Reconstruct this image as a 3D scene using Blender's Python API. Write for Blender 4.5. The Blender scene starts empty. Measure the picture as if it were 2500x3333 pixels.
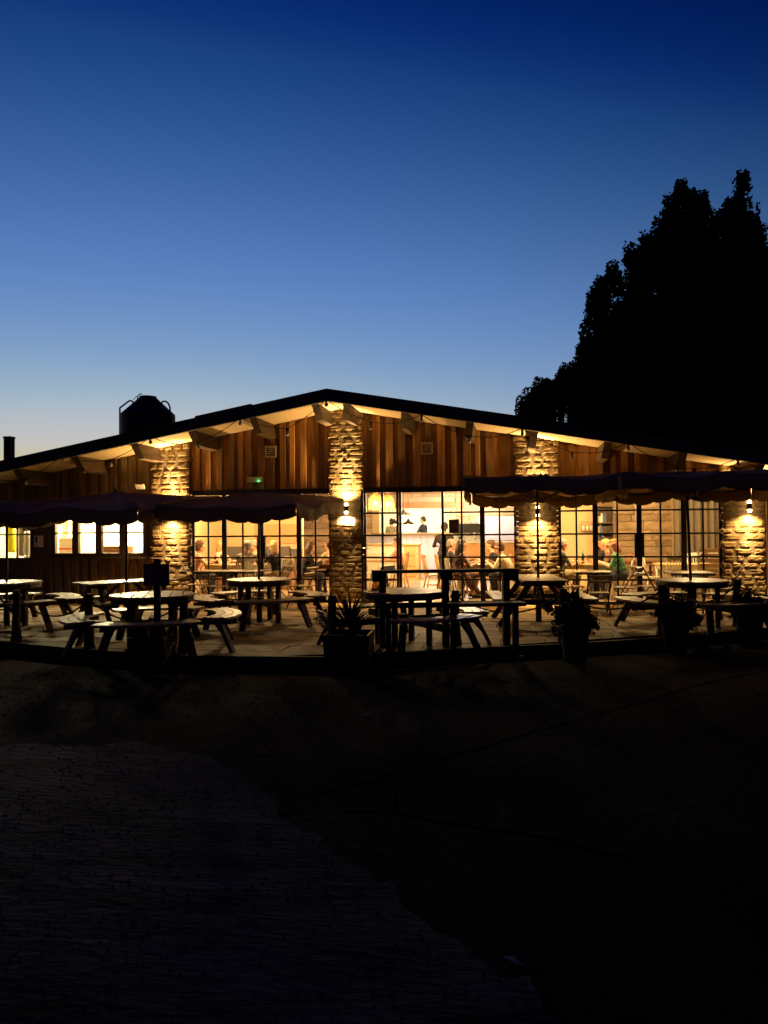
import bpy, math, random
import numpy as np
from mathutils import Vector, Matrix, Euler, noise

random.seed(7)
R = math.radians
S = bpy.context.scene
COL = S.collection

# ------------------------------------------------------------------ camera
F, CX, CY = 2500.0, 1250.0, 1666.5
PHI, PITCH, ROLL, EYE = R(9.5), math.atan(48.5 / 2500), R(0.5), 1.62
_fw = Vector((-math.sin(PHI) * math.cos(PITCH), math.cos(PHI) * math.cos(PITCH), math.sin(PITCH)))
_r0 = Vector((math.cos(PHI), math.sin(PHI), 0)); _u0 = _r0.cross(_fw)
_r = _r0 * math.cos(ROLL) - _u0 * math.sin(ROLL); _u = _r.cross(_fw)
_c = Vector((0, 0, EYE))
cam = bpy.data.cameras.new('camera'); cam_o = bpy.data.objects.new('camera', cam); COL.objects.link(cam_o)
cam_o.matrix_world = Matrix(((_r.x, _u.x, -_fw.x, 0), (_r.y, _u.y, -_fw.y, 0), (_r.z, _u.z, -_fw.z, EYE), (0, 0, 0, 1)))
cam.sensor_fit = 'VERTICAL'; cam.sensor_height = 36; cam.lens = 27.0; cam.clip_end = 3000
S.camera = cam_o
S.view_settings.view_transform = 'Standard'; S.view_settings.look = 'None'
S.view_settings.gamma = 1; S.view_settings.exposure = 0; S.view_settings.use_curve_mapping = False
S.render.engine = 'CYCLES'
S.cycles.use_denoising = True
S.cycles.max_bounces = 7; S.cycles.transparent_max_bounces = 24
S.cycles.sample_clamp_indirect = 4.0
S.cycles.caustics_reflective = False; S.cycles.caustics_refractive = False

# ------------------------------------------------------------------ dusk sky (sun two degrees below the horizon)
W = bpy.data.worlds.new('World'); S.world = W; W.use_nodes = True
_n = W.node_tree.nodes; _l = W.node_tree.links
_sk = _n.new('ShaderNodeTexSky'); _sk.sky_type = 'NISHITA'; _sk.sun_disc = False
_sk.sun_elevation = R(-2.0); _sk.sun_rotation = R(-25); _sk.ozone_density = 1; _sk.air_density = 1; _sk.dust_density = .5
_g = _n.new('ShaderNodeRGBCurve')                       # tone of the sky as the camera recorded it: deep blue overhead, pale at the horizon
for _i, _pts in enumerate((((0, 0), (.10, .0005), (.144, .002), (.17, .012), (.245, .06), (.45, .205), (.75, .48), (1, .60)),
                           ((0, 0), (.12, .003), (.165, .018), (.20, .058), (.28, .15), (.46, .33), (.65, .52), (1, .60)),
                           ((0, 0), (.12, .025), (.20, .10), (.2235, .15), (.258, .225), (.335, .40), (.375, .49), (.42, .545), (1, .68)))):
    _cv = _g.mapping.curves[_i]
    for _k, (_x, _y) in enumerate(_pts):
        if _k == 0: _cv.points[0].location = (_x, _y)
        elif _k == len(_pts) - 1: _cv.points[-1].location = (_x, _y)
        else: _cv.points.new(_x, _y)
_g.mapping.update()
_l.new(_sk.outputs[0], _g.inputs[1]); _l.new(_g.outputs[0], _n['Background'].inputs[0])
_n['Background'].inputs[1].default_value = 1.0

def ray(px, py): return _fw + _r * ((px - CX) / F) - _u * ((py - CY) / F)
def onY(px, py, Y):                                   # where the view line through a photo point meets the plane y = Y
    d = ray(px, py); return _c + d * ((Y - _c.y) / d.y)
def onZ(px, py, Z):
    d = ray(px, py); return _c + d * ((Z - _c.z) / d.z)
def X(px, Y, py=1800): return onY(px, py, Y).x

# ------------------------------------------------------------------ materials
MATS = {}
def nodes_of(name):
    m = bpy.data.materials.new(name); m.use_nodes = True
    return m, m.node_tree.nodes, m.node_tree.links, m.node_tree.nodes['Principled BSDF']
def mat(name, col, rough=.6, var=0.0, scale=6.0, stretch=(1, 1, 1), bump=0.0, metal=0.0, rnd=0.0, spec=.4, col2=None, detail=4.0, bscale=None, coord='POS'):
    if name in MATS: return MATS[name]
    m, N, L, P = nodes_of(name)
    P.inputs['Roughness'].default_value = rough; P.inputs['Metallic'].default_value = metal
    P.inputs['Specular IOR Level'].default_value = spec
    P.inputs['Base Color'].default_value = (*col, 1)
    if var or bump or rnd or col2:
        if coord == 'POS':
            g = N.new('ShaderNodeNewGeometry'); src = g.outputs['Position']
        else:
            g = N.new('ShaderNodeTexCoord'); src = g.outputs['Object']
        oi = N.new('ShaderNodeObjectInfo')
        mp = N.new('ShaderNodeMapping'); mp.inputs['Scale'].default_value = stretch
        L.new(src, mp.inputs['Vector'])
        mul = N.new('ShaderNodeMath'); mul.operation = 'MULTIPLY'; mul.inputs[1].default_value = 37.0
        L.new(oi.outputs['Random'], mul.inputs[0])
        cmb = N.new('ShaderNodeCombineXYZ'); L.new(mul.outputs[0], cmb.inputs[0]); L.new(mul.outputs[0], cmb.inputs[1])
        L.new(cmb.outputs[0], mp.inputs['Location'])
        nz = N.new('ShaderNodeTexNoise'); nz.inputs['Scale'].default_value = scale; nz.inputs['Detail'].default_value = detail
        nz.inputs['Roughness'].default_value = .62
        L.new(mp.outputs[0], nz.inputs['Vector'])
        rp = N.new('ShaderNodeMapRange'); rp.inputs[1].default_value = .3; rp.inputs[2].default_value = .7
        L.new(nz.outputs[0], rp.inputs[0])
        mx = N.new('ShaderNodeMix'); mx.data_type = 'RGBA'
        mx.inputs[6].default_value = (*[c * (1 - var) for c in col], 1)
        c2 = col2 or [min(1, c * (1 + var)) for c in col]
        mx.inputs[7].default_value = (*c2, 1)
        L.new(rp.outputs[0], mx.inputs[0])
        out = mx.outputs[2]
        if rnd:
            mr = N.new('ShaderNodeMapRange'); mr.inputs[3].default_value = 1 - rnd; mr.inputs[4].default_value = 1 + rnd
            L.new(oi.outputs['Random'], mr.inputs[0])
            m2 = N.new('ShaderNodeMix'); m2.data_type = 'RGBA'; m2.blend_type = 'MULTIPLY'; m2.inputs[0].default_value = 1
            L.new(out, m2.inputs[6]); L.new(mr.outputs[0], m2.inputs[7]); out = m2.outputs[2]
        L.new(out, P.inputs['Base Color'])
        if bump:
            b = N.new('ShaderNodeBump'); b.inputs['Strength'].default_value = bump; b.inputs['Distance'].default_value = .02
            if bscale:
                nb = N.new('ShaderNodeTexNoise'); nb.inputs['Scale'].default_value = bscale; nb.inputs['Detail'].default_value = 5
                L.new(mp.outputs[0], nb.inputs['Vector']); L.new(nb.outputs[0], b.inputs['Height'])
            else:
                L.new(nz.outputs[0], b.inputs['Height'])
            L.new(b.outputs[0], P.inputs['Normal'])
    MATS[name] = m; return m
def emit(name, col, strength):
    m, N, L, P = nodes_of(name)
    P.inputs['Base Color'].default_value = (*col, 1)
    P.inputs['Emission Color'].default_value = (*col, 1); P.inputs['Emission Strength'].default_value = strength
    m.cycles.emission_sampling = 'NONE' if strength < 30 else 'AUTO'
    MATS[name] = m; return m

def rock(name, c1, c2, spots=.5):
    m, N, L, P = nodes_of(name); P.inputs['Roughness'].default_value = .92; P.inputs['Specular IOR Level'].default_value = .2
    g = N.new('ShaderNodeNewGeometry'); oi = N.new('ShaderNodeObjectInfo')
    n1 = N.new('ShaderNodeTexNoise'); n1.inputs['Scale'].default_value = 11; n1.inputs['Detail'].default_value = 6; L.new(g.outputs['Position'], n1.inputs['Vector'])
    mx = N.new('ShaderNodeMix'); mx.data_type = 'RGBA'; mx.inputs[6].default_value = (*c1, 1); mx.inputs[7].default_value = (*c2, 1)
    ad = N.new('ShaderNodeMath'); ad.operation = 'ADD'; mr = N.new('ShaderNodeMapRange'); mr.inputs[3].default_value = -.35; mr.inputs[4].default_value = .4
    L.new(oi.outputs['Random'], mr.inputs[0]); L.new(n1.outputs[0], ad.inputs[0]); L.new(mr.outputs[0], ad.inputs[1]); L.new(ad.outputs[0], mx.inputs[0]); L.new(mx.outputs[2], P.inputs['Base Color'])
    n2 = N.new('ShaderNodeTexNoise'); n2.inputs['Scale'].default_value = 21; n2.inputs['Detail'].default_value = 3; n2.inputs['Distortion'].default_value = .6; L.new(g.outputs['Position'], n2.inputs['Vector'])
    m2 = N.new('ShaderNodeMapRange'); m2.inputs[1].default_value = .5; m2.inputs[2].default_value = .72; L.new(n2.outputs[0], m2.inputs[0])
    b1 = N.new('ShaderNodeBump'); b1.inputs['Strength'].default_value = spots; b1.inputs['Distance'].default_value = .03; L.new(m2.outputs[0], b1.inputs['Height'])
    n3 = N.new('ShaderNodeTexNoise'); n3.inputs['Scale'].default_value = 60; n3.inputs['Detail'].default_value = 4; L.new(g.outputs['Position'], n3.inputs['Vector'])
    b2 = N.new('ShaderNodeBump'); b2.inputs['Strength'].default_value = .25; b2.inputs['Distance'].default_value = .01; L.new(n3.outputs[0], b2.inputs['Height']); L.new(b1.outputs[0], b2.inputs['Normal']); L.new(b2.outputs[0], P.inputs['Normal'])
    MATS[name] = m; return m
stone = rock('sandstone', (.105, .066, .028), (.21, .145, .07))
mortar = mat('lime_mortar', (.13, .09, .045), .95, .2, 12, bump=.5)
clad = mat('cedar_cladding', (.24, .11, .030), .75, .45, 1.0, stretch=(9, 9, .9), bump=.35, rnd=.62, col2=(.40, .20, .065))
clad_grey = mat('weathered_oak_cladding', (.15, .10, .05), .8, .4, 1.0, stretch=(9, 9, .9), bump=.35, rnd=.35, col2=(.25, .17, .09))
beam_m = mat('oak_purlin', (.065, .037, .015), .75, .35, 2.0, stretch=(4, .8, 6), bump=.3, rnd=.1)
soffit_m = mat('painted_soffit', (.48, .37, .21), .7, .06, 2)
roof_m = mat('dark_roof_metal', (.012, .014, .020), .55, .2, 3)
frame_m = mat('black_steel', (.010, .008, .007), .45, 0, spec=.4)
wood_out = mat('weathered_table_timber', (.27, .19, .10), .45, .5, 2.5, stretch=(5, 1, 2), spec=.5, bump=.2, rnd=.3, coord='OBJ', col2=(.36, .27, .16))
wood_leg = mat('aged_dark_timber', (.075, .052, .032), .85, .4, 3, stretch=(3, 3, 1), bump=.4, rnd=.25, coord='OBJ')
log_m = mat('rough_log', (.055, .038, .024), .95, .5, 5, stretch=(4, 4, .8), bump=1.0)
canvas = mat('grey_canvas', (.40, .32, .14), .95, .22, 3, bump=.25)
_N, _L = canvas.node_tree.nodes, canvas.node_tree.links
_tr = _N.new('ShaderNodeBsdfTranslucent'); _tr.inputs[0].default_value = (.30, .19, .09, 1); _mx = _N.new('ShaderNodeMixShader'); _mx.inputs[0].default_value = .25
_L.new(_N['Principled BSDF'].outputs[0], _mx.inputs[1]); _L.new(_tr.outputs[0], _mx.inputs[2]); _L.new(_mx.outputs[0], _N['Material Output'].inputs[0])
metal_dk = mat('dark_metal', (.02, .018, .017), .4, 0, metal=.3)
metal_lt = mat('pale_metal', (.45, .44, .42), .35, 0, metal=.8)
paving_m = mat('sandstone_paving', (.19, .112, .030), .75, .4, 2.2, stretch=(.7, 3, 1), bump=.55, rnd=.22, col2=(.28, .175, .06), bscale=7, spec=.2)
bed_m = mat('paving_bed', (.07, .055, .035), .95, .3, 9, bump=.4)
edge_m = mat('dark_edging_timber', (.03, .024, .018), .8, .4, 4, stretch=(1, 1, 4), bump=.3)
white_paint = mat('cream_painted_wood', (.66, .60, .46), .5, .08, 5, rnd=.05)
pine = mat('pine_wood', (.52, .32, .14), .5, .22, 3, stretch=(1, 6, 6), rnd=.15, coord='OBJ')
brown_wood = mat('brown_wood', (.22, .10, .045), .5, .3, 3, stretch=(1, 6, 6), rnd=.15, coord='OBJ')
plaster = mat('cream_plaster', (.72, .52, .28), .85, .05, 2)
peach = mat('peach_board', (.62, .36, .17), .8, .05, 2)
white_panel = mat('lilac_white_panel', (.55, .49, .56), .6, .03, 3)
white_wall = mat('white_kitchen_wall', (.78, .72, .58), .6, .03, 3)
floor_in = mat('worn_wood_floor', (.30, .19, .10), .5, .35, 1.6, stretch=(4, .5, 1), bump=.08, col2=(.42, .30, .18))
ceil_m = mat('ceiling_board', (.55, .42, .25), .8, .05, 2)
grey_fab = mat('grey_upholstery', (.14, .12, .11), .9, .15, 20, bump=.2)
black_m = mat('matt_black', (.008, .008, .009), .6)
dkblue = mat('dark_slate_board', (.16, .15, .12), .5, .2, 8)
white_m = mat('white_plastic', (.75, .73, .68), .4)
ceramic = mat('white_ceramic', (.78, .75, .68), .2)
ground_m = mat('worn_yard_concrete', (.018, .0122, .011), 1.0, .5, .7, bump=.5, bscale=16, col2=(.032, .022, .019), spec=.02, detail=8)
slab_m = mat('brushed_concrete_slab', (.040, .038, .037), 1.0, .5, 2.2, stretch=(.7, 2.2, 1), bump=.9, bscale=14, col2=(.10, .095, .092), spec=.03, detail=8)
foliage = mat('dark_foliage', (.020, .028, .012), .9, .4, 3, rnd=.1)
bark = mat('bark', (.04, .03, .022), .95, .4, 6, stretch=(3, 3, .6), bump=.6)
soil = mat('soil', (.02, .014, .009), 1, .4, 20, bump=.5)
pot_m = mat('dark_glazed_pot', (.015, .015, .018), .5, .2, 6)
rope_m = mat('old_rope', (.05, .036, .022), .95, .4, 40, bump=.6)
tank_m = mat('dark_silo_steel', (.010, .012, .018), .6, .2, 3)
leaf_m = mat('plant_leaf', (.035, .045, .02), .7, .3, 8, rnd=.2)
yucca_m = mat('cordyline_leaf', (.05, .03, .024), .6, .3, 8)
bulb_off = mat('unlit_bulb_glass', (.55, .47, .36), .15, spec=.6)
glow = emit('lamp_glow', (1.0, .72, .32), 40.0)
glow_soft = emit('filament_glow', (1.0, .62, .24), 14.0)
glow_kit = emit('kitchen_tube_glow', (1.0, .93, .72), 12.0)
led_green = emit('green_led', (.05, 1.0, .2), 3.0)
shade_glass, N, L, P = nodes_of('amber_glass_shade')
P.inputs['Base Color'].default_value = (1, .75, .4, 1); P.inputs['Roughness'].default_value = .25
_t = N.new('ShaderNodeBsdfTransparent'); _t.inputs[0].default_value = (1, .82, .55, 1); _x = N.new('ShaderNodeMixShader'); _x.inputs[0].default_value = .35
L.new(_t.outputs[0], _x.inputs[1]); L.new(P.outputs[0], _x.inputs[2]); L.new(_x.outputs[0], N['Material Output'].inputs[0])
def make_glass(name, tint, rough=.0, ior=1.25):
    m, N, L, P = nodes_of(name); N.remove(P)
    t = N.new('ShaderNodeBsdfTransparent'); t.inputs[0].default_value = (*tint, 1)
    g = N.new('ShaderNodeBsdfGlossy'); g.inputs['Roughness'].default_value = rough
    fr = N.new('ShaderNodeFresnel'); fr.inputs[0].default_value = ior
    x = N.new('ShaderNodeMixShader'); L.new(fr.outputs[0], x.inputs[0]); L.new(t.outputs[0], x.inputs[1]); L.new(g.outputs[0], x.inputs[2])
    L.new(x.outputs[0], N['Material Output'].inputs[0]); MATS[name] = m; return m
glass = make_glass('window_glass', (.94, .95, .93))
bottle_glass = make_glass('drinking_glass', (.85, .86, .83), .05, 1.4)
green_glass = mat('green_bottle_glass', (.02, .05, .02), .1, spec=.8)

# ------------------------------------------------------------------ mesh building
class B:
    def __init__(s): s.v = []; s.f = []
    def add(s, vs, fs):
        o = len(s.v); s.v += [tuple(p) for p in vs]; s.f += [tuple(i + o for i in q) for q in fs]; return s
    def box(s, x0, x1, y0, y1, z0, z1):
        vs = [(x, y, z) for z in (z0, z1) for y in (y0, y1) for x in (x0, x1)]
        return s.add(vs, [(0, 2, 3, 1), (4, 5, 7, 6), (0, 1, 5, 4), (2, 6, 7, 3), (0, 4, 6, 2), (1, 3, 7, 5)])
    def bar(s, a, b, w, h, up=(0, 0, 1)):               # rectangular bar from a to b, w sideways, h along up
        a = Vector(a); b = Vector(b); d = (b - a).normalized(); u = Vector(up)
        if abs(d.dot(u)) > .98: u = Vector((0, 1, 0))
        sd = d.cross(u).normalized(); u = sd.cross(d).normalized()
        vs = []
        for p in (a, b):
            for (i, j) in ((-1, -1), (1, -1), (1, 1), (-1, 1)): vs.append(p + sd * (i * w / 2) + u * (j * h / 2))
        return s.add(vs, [(0, 1, 2, 3), (7, 6, 5, 4), (0, 4, 5, 1), (1, 5, 6, 2), (2, 6, 7, 3), (3, 7, 4, 0)])
    def tube(s, pts, r, n=8, caps=True):
        pts = [Vector(p) for p in pts]; rr = r if isinstance(r, (list, tuple)) else [r] * len(pts); rings = []
        prev = None
        for i, p in enumerate(pts):
            d = (pts[min(i + 1, len(pts) - 1)] - pts[max(i - 1, 0)]).normalized()
            if prev is None:
                u = Vector((0, 0, 1)) if abs(d.z) < .9 else Vector((1, 0, 0)); sd = d.cross(u).normalized()
            else:
                sd = (prev - d * prev.dot(d)); sd = sd.normalized() if sd.length > 1e-6 else d.orthogonal().normalized()
            prev = sd; u = sd.cross(d)
            rings.append([p + sd * (rr[i] * math.cos(2 * math.pi * k / n)) + u * (rr[i] * math.sin(2 * math.pi * k / n)) for k in range(n)])
        vs = [q for ring in rings for q in ring]; fs = []
        for i in range(len(pts) - 1):
            for k in range(n): fs.append((i * n + k, i * n + (k + 1) % n, (i + 1) * n + (k + 1) % n, (i + 1) * n + k))
        if caps: fs += [tuple(range(n - 1, -1, -1)), tuple((len(pts) - 1) * n + k for k in range(n))]
        return s.add(vs, fs)
    def lathe(s, prof, n=16, c=(0, 0, 0)):
        vs = []; fs = []
        for (r, z) in prof:
            for k in range(n): vs.append((c[0] + r * math.cos(2 * math.pi * k / n), c[1] + r * math.sin(2 * math.pi * k / n), c[2] + z))
        for i in range(len(prof) - 1):
            for k in range(n): fs.append((i * n + k, i * n + (k + 1) % n, (i + 1) * n + (k + 1) % n, (i + 1) * n + k))
        if prof[0][0] > 1e-4: fs.append(tuple(range(n - 1, -1, -1)))
        if prof[-1][0] > 1e-4: fs.append(tuple((len(prof) - 1) * n + k for k in range(n)))
        return s.add(vs, fs)
    def prism(s, poly, z0, z1):                          # poly counter-clockwise seen from above
        n = len(poly); vs = [(p[0], p[1], z0) for p in poly] + [(p[0], p[1], z1) for p in poly]
        return s.add(vs, [tuple(range(n - 1, -1, -1)), tuple(range(n, 2 * n))] + [(i, (i + 1) % n, n + (i + 1) % n, n + i) for i in range(n)])
    def ball(s, c, r, n=10, sx=1, sy=1, sz=1):
        m = max(4, n // 2); prof = [(r * math.sin(math.pi * i / m), -r * math.cos(math.pi * i / m)) for i in range(m + 1)]
        o = len(s.v); s.lathe([(max(a, 1e-5), b) for a, b in prof], n)
        for i in range(o, len(s.v)):
            p = s.v[i]; s.v[i] = (c[0] + p[0] * sx, c[1] + p[1] * sy, c[2] + p[2] * sz)
        return s
    def mesh(s, name, m, smooth=False):
        me = bpy.data.meshes.new(name); me.from_pydata(s.v, [], s.f)
        if m: me.materials.append(m)
        if smooth: me.polygons.foreach_set('use_smooth', [True] * len(me.polygons))
        me.update(); return me
    def obj(s, name, m, parent=None, loc=(0, 0, 0), rot=None, smooth=False):
        return put(name, s.mesh(name, m, smooth), parent, loc, rot)

def put(name, me, parent=None, loc=(0, 0, 0), rot=None, scale=None):
    o = bpy.data.objects.new(name, me); COL.objects.link(o); o.location = loc
    if rot: o.rotation_euler = rot
    if scale: o.scale = scale
    if parent: o.parent = parent
    return o
def thing(name, label, cat, loc=(0, 0, 0), rz=0.0, group=None):
    o = bpy.data.objects.new(name, None); COL.objects.link(o); o.location = loc; o.rotation_euler = (0, 0, rz)
    o.empty_display_size = .1; return tag(o, label, cat, group)
def tag(o, label, cat, group=None):
    o['label'] = label; o['category'] = cat
    if group: o['group'] = group
    return o
def struct(o): o['kind'] = 'structure'; return o
def copy_tree(o, parent=None):
    c = o.copy(); COL.objects.link(c)
    if parent: c.parent = parent
    for ch in list(o.children): copy_tree(ch, c)
    return c
def clone(o, loc, rz, label, group=None):
    c = copy_tree(o); c.location = loc; c.rotation_euler = (0, 0, rz); c['label'] = label
    if group: c['group'] = group
    return c
def lamp(name, typ, loc, energy, col, parent=None, size=.05, spot=None, blend=1.0, rot=None):
    l = bpy.data.lights.new(name, typ); l.energy = energy * (1.5 if typ == 'POINT' else 1.0); l.color = col
    if typ in ('POINT', 'SPOT'): l.shadow_soft_size = size
    if typ == 'SPOT': l.spot_size = R(spot); l.spot_blend = blend
    if typ == 'AREA': l.size = size
    o = bpy.data.objects.new(name, l); COL.objects.link(o); o.location = loc
    if rot: o.rotation_euler = rot
    if parent: o.parent = parent
    return o
def word(name, text, size, m, parent, loc, rot):
    c = bpy.data.curves.new(name, 'FONT'); c.body = text; c.size = size; c.align_x = 'CENTER'; c.extrude = .0008
    t = bpy.data.objects.new(name + '_tmp', c); COL.objects.link(t)
    dg = bpy.context.evaluated_depsgraph_get(); me = bpy.data.meshes.new_from_object(t.evaluated_get(dg))
    me.materials.clear(); me.materials.append(m)
    bpy.data.objects.remove(t); o = put(name, me, parent, loc, rot); o['kind'] = 'stuff'; return o

# ------------------------------------------------------------------ ground
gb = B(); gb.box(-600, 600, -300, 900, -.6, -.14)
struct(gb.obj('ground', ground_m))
# near concrete slab with a broken edge, 3 cm proud of the yard
edge = [(-40, 2424), (130, 2418), (260, 2432), (400, 2412), (500, 2421), (560, 2448), (680, 2462), (745, 2500), (815, 2545), (880, 2600), (930, 2660), (1000, 2710), (1065, 2760), (1120, 2790), (1200, 2850), (1290, 2905), (1400, 2990), (1560, 3110), (1750, 3230), (1960, 3420)]
pts = []
for i in range(len(edge) - 1):
    for k in range(4):
        t = k / 4; px = edge[i][0] * (1 - t) + edge[i + 1][0] * t; py = edge[i][1] * (1 - t) + edge[i + 1][1] * t
        q = onZ(px, py, -.11); pts.append((q.x + random.uniform(-.035, .035), q.y + random.uniform(-.05, .05)))
poly = [(-9, pts[0][1] + .05)] + [(-9, -3), (3, -3)] + pts[::-1]
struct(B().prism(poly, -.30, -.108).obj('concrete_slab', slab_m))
# joints and cracks in the yard: low filled seams
def seam(pxs, w):
    a = [onZ(px, py, -.136) for px, py in pxs]; b = B(); L_ = []; R_ = []
    for i, p in enumerate(a):
        d = (a[min(i + 1, len(a) - 1)] - a[max(i - 1, 0)]); d.z = 0; d.normalize(); n = Vector((-d.y, d.x, 0))
        ww = w * random.uniform(.7, 1.3); L_.append(p + n * ww); R_.append(p - n * ww)
    vs = L_ + R_; n = len(a)
    b.add(vs, [(i, n + i, n + i + 1, i + 1) for i in range(n - 1)]); return b
tar = mat('tar_joint', (.002, .002, .002), 1.0, spec=0)
struct(seam([(1000, 2592), (1180, 2552), (1330, 2500), (1460, 2462), (1640, 2410), (1850, 2350), (2040, 2300), (2250, 2235), (2500, 2180)], .011).obj('yard_joint', tar))
struct(seam([(1120, 2640), (1290, 2646), (1400, 2668), (1560, 2692), (1760, 2722), (1900, 2760), (2050, 2790)], .016).obj('yard_crack', tar))
struct(seam([(1285, 2520), (1290, 2560), (1288, 2610), (1292, 2645)], .006).obj('yard_crack', tar))
# small pale litter and grit on the yard
for i, (px, py) in enumerate([(862, 2452), (1188, 2330), (1682, 3132), (1350, 2136)]):
    p = onZ(px, py, -.137); b = B()
    b.add([(-.05, 0, 0), (.03, -.02, .004), (.06, .015, .008), (-.02, .03, .012), (0, .01, .02)], [(0, 1, 2, 4), (0, 4, 3), (4, 2, 3)])
    tag(b.obj('paper_scrap', mat('dull_paper', (.30, .27, .22), .9), None, p, (0, 0, i * 1.3)),
        ['small crumpled paper scrap lying beside the broken slab edge', 'thin pale paper sliver on the yard below the central planter', 'pale curl of litter on the dark yard nearest the camera', 'white shred of paper on the ground before the timber stand'][i], 'litter')
def inside(x, y):
    c_ = False; n_ = len(poly)
    for i in range(n_):
        a_, b_ = poly[i], poly[i - 1]
        if (a_[1] > y) != (b_[1] > y) and x < (b_[0] - a_[0]) * (y - a_[1]) / (b_[1] - a_[1]) + a_[0]: c_ = not c_
    return c_
gr = B()
for i in range(6000):
    y = random.uniform(2.2, 9.0); x = random.uniform(-.62, .62) * y - .16 * y
    r = random.uniform(.004, .012) * (.6 + y * .06); z = -.107 if inside(x, y) else -.139
    gr.add([(x - r, y - r, z), (x + r, y - r * .6, z), (x + r * .5, y + r, z), (x, y, z + r * 1.1)], [(0, 1, 3), (1, 2, 3), (2, 0, 3)])
go = gr.obj('grit', mat('loose_grit', (.07, .062, .055), .9)); go['kind'] = 'stuff'; go['label'] = 'loose grit scattered over the dark yard'; go['category'] = 'grit'

# ------------------------------------------------------------------ patio
edge_pts = [(-15, 12.9), (-8.02, 10.32), (-7.10, 10.05), (-5.68, 9.57), (-4.14, 9.25), (-2.33, 9.36), (-.94, 10.12), (.11, 10.55), (.69, 10.78), (1.97, 11.44), (3.37, 12.42), (4.3, 13.1), (9, 16.6)]
patio_poly = edge_pts + [(9, 16.34), (-15, 16.34)]
patio = struct(B().prism(edge_pts + [(9, 16.7), (-15, 16.7)], -.20, -.022).obj('patio', bed_m))
def clip(poly, a, b):                                   # keep the left side of a->b
    out = []
    f = lambda p: (b[0] - a[0]) * (p[1] - a[1]) - (b[1] - a[1]) * (p[0] - a[0])
    for i in range(len(poly)):
        p, q = poly[i], poly[(i + 1) % len(poly)]; fp, fq = f(p), f(q)
        if fp >= 0: out.append(p)
        if fp * fq < 0:
            t = fp / (fp - fq); out.append((p[0] + t * (q[0] - p[0]), p[1] + t * (q[1] - p[1])))
    return out
y = 16.05; row = 0
inset = [(p[0], p[1] + .03) for p in edge_pts]
while y > 9.2:
    d = random.choice([.38, .42, .46, .5]); x = -13.0 + random.uniform(-.5, 0)
    while x < 8:
        w = random.choice([.62, .78, .95, 1.1, 1.25]); g = .007
        q = [(x + g, y - d + g), (x + w - g, y - d + g), (x + w - g, y - g), (x + g, y - g)]
        for i in range(len(inset) - 1):
            q = clip(q, inset[i], inset[i + 1])
            if len(q) < 3: break
        if len(q) >= 3:
            cx = sum(p[0] for p in q) / len(q); cy = sum(p[1] for p in q) / len(q)
            if abs(cx + cy * .167) < cy * .56:
                h = random.uniform(-.003, .003)
                B().prism([(p[0] - cx, p[1] - cy) for p in q], -.03, 0).obj('paving_slab', paving_m, patio, (cx, cy, h), (random.uniform(-.003, .003), random.uniform(-.002, .002), 0))
        x += w
    y -= d
for i in range(len(edge_pts) - 1):
    a, b = edge_pts[i], edge_pts[i + 1]
    B().bar((a[0], a[1], -.066), (b[0], b[1], -.066), .045, .145).obj('edging_board', edge_m, patio)

# ------------------------------------------------------------------ the building
FY = 16.2                                              # facade plane
RX, RZ, SL = -3.62, 4.16, .1775                         # ridge line and roof slope
XL, XR, YB = -14.5, 8.6, 32.0
def zs(x): return RZ - SL * abs(x - RX)                 # soffit height
bld = thing('barn_restaurant', 'long low timber and stone barn restaurant with lit glazed front and wide gable roof', 'building', (RX, FY, 0))
OFF = Vector((-RX, -FY, 0))
def bp(b, name, m, parent=None, smooth=False):          # a part of the building, built in world coordinates
    return b.obj(name, m, parent or bld, OFF if parent is None else (0, 0, 0), None, smooth)
# roof: two slabs of dark metal, a fascia on the gable edge, pale soffit below
OH = 1.3
for sgn, xe in ((-1, XL), (1, XR)):
    def quadslab(y0, y1, dz0, dz1):
        b = B(); vs = []
        for x in (RX, xe):
            for yy in (y0, y1):
                for dz in (dz0, dz1): vs.append((x, yy, zs(x) + dz))
        fs = [(0, 1, 3, 2), (4, 6, 7, 5), (0, 4, 5, 1), (2, 3, 7, 6), (0, 2, 6, 4), (1, 5, 7, 3)]
        if sgn < 0: fs = [f[::-1] for f in fs]
        return b.add(vs, fs)
    bp(quadslab(FY - OH - .02, YB, .05, .20), 'roof_slope', roof_m)
    bp(quadslab(FY - OH + .03, FY + .3, .0, .046), 'soffit', soffit_m)
    bp(quadslab(FY - OH - .06, FY - OH + .026, -.02, .225), 'fascia', roof_m)
k0, k1 = X(640, FY - OH), X(822, FY - OH)
b = B(); vs = []
for x in (k0, k1):
    for yy in (FY - OH - .065, FY - OH + .2):
        for dz in (.20, .255): vs.append((x, yy, zs(x) + dz))
bp(b.add(vs, [(0, 2, 3, 1), (4, 5, 7, 6), (0, 1, 5, 4), (2, 6, 7, 3), (0, 4, 6, 2), (1, 3, 7, 5)]), 'roof_flashing', roof_m)
# purlins with splayed ends
for px in (-170, 42, 232, 424, 612, 812, 1014, 1117, 1306, 1518, 1728, 1968, 2212, 2462):
    xc = X(px, FY - OH + .1, 1385) + .07; s = -SL if xc > RX else SL
    top = zs(xc) - .002; w = .07; h = .30
    v = []
    for (yy, zt) in ((FY - OH + .10, 0), (FY - OH + .34, -h), (FY + .02, -h), (FY + .02, 0)):
        for sx in (-1, 1): v.append((xc + sx * w - zt * s * .9, yy, top + zt + sx * w * s))
    bp(B().add(v, [(0, 1, 3, 2), (2, 3, 5, 4), (4, 5, 7, 6), (6, 7, 1, 0), (0, 2, 4, 6), (7, 5, 3, 1)]), 'purlin', beam_m)

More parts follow.
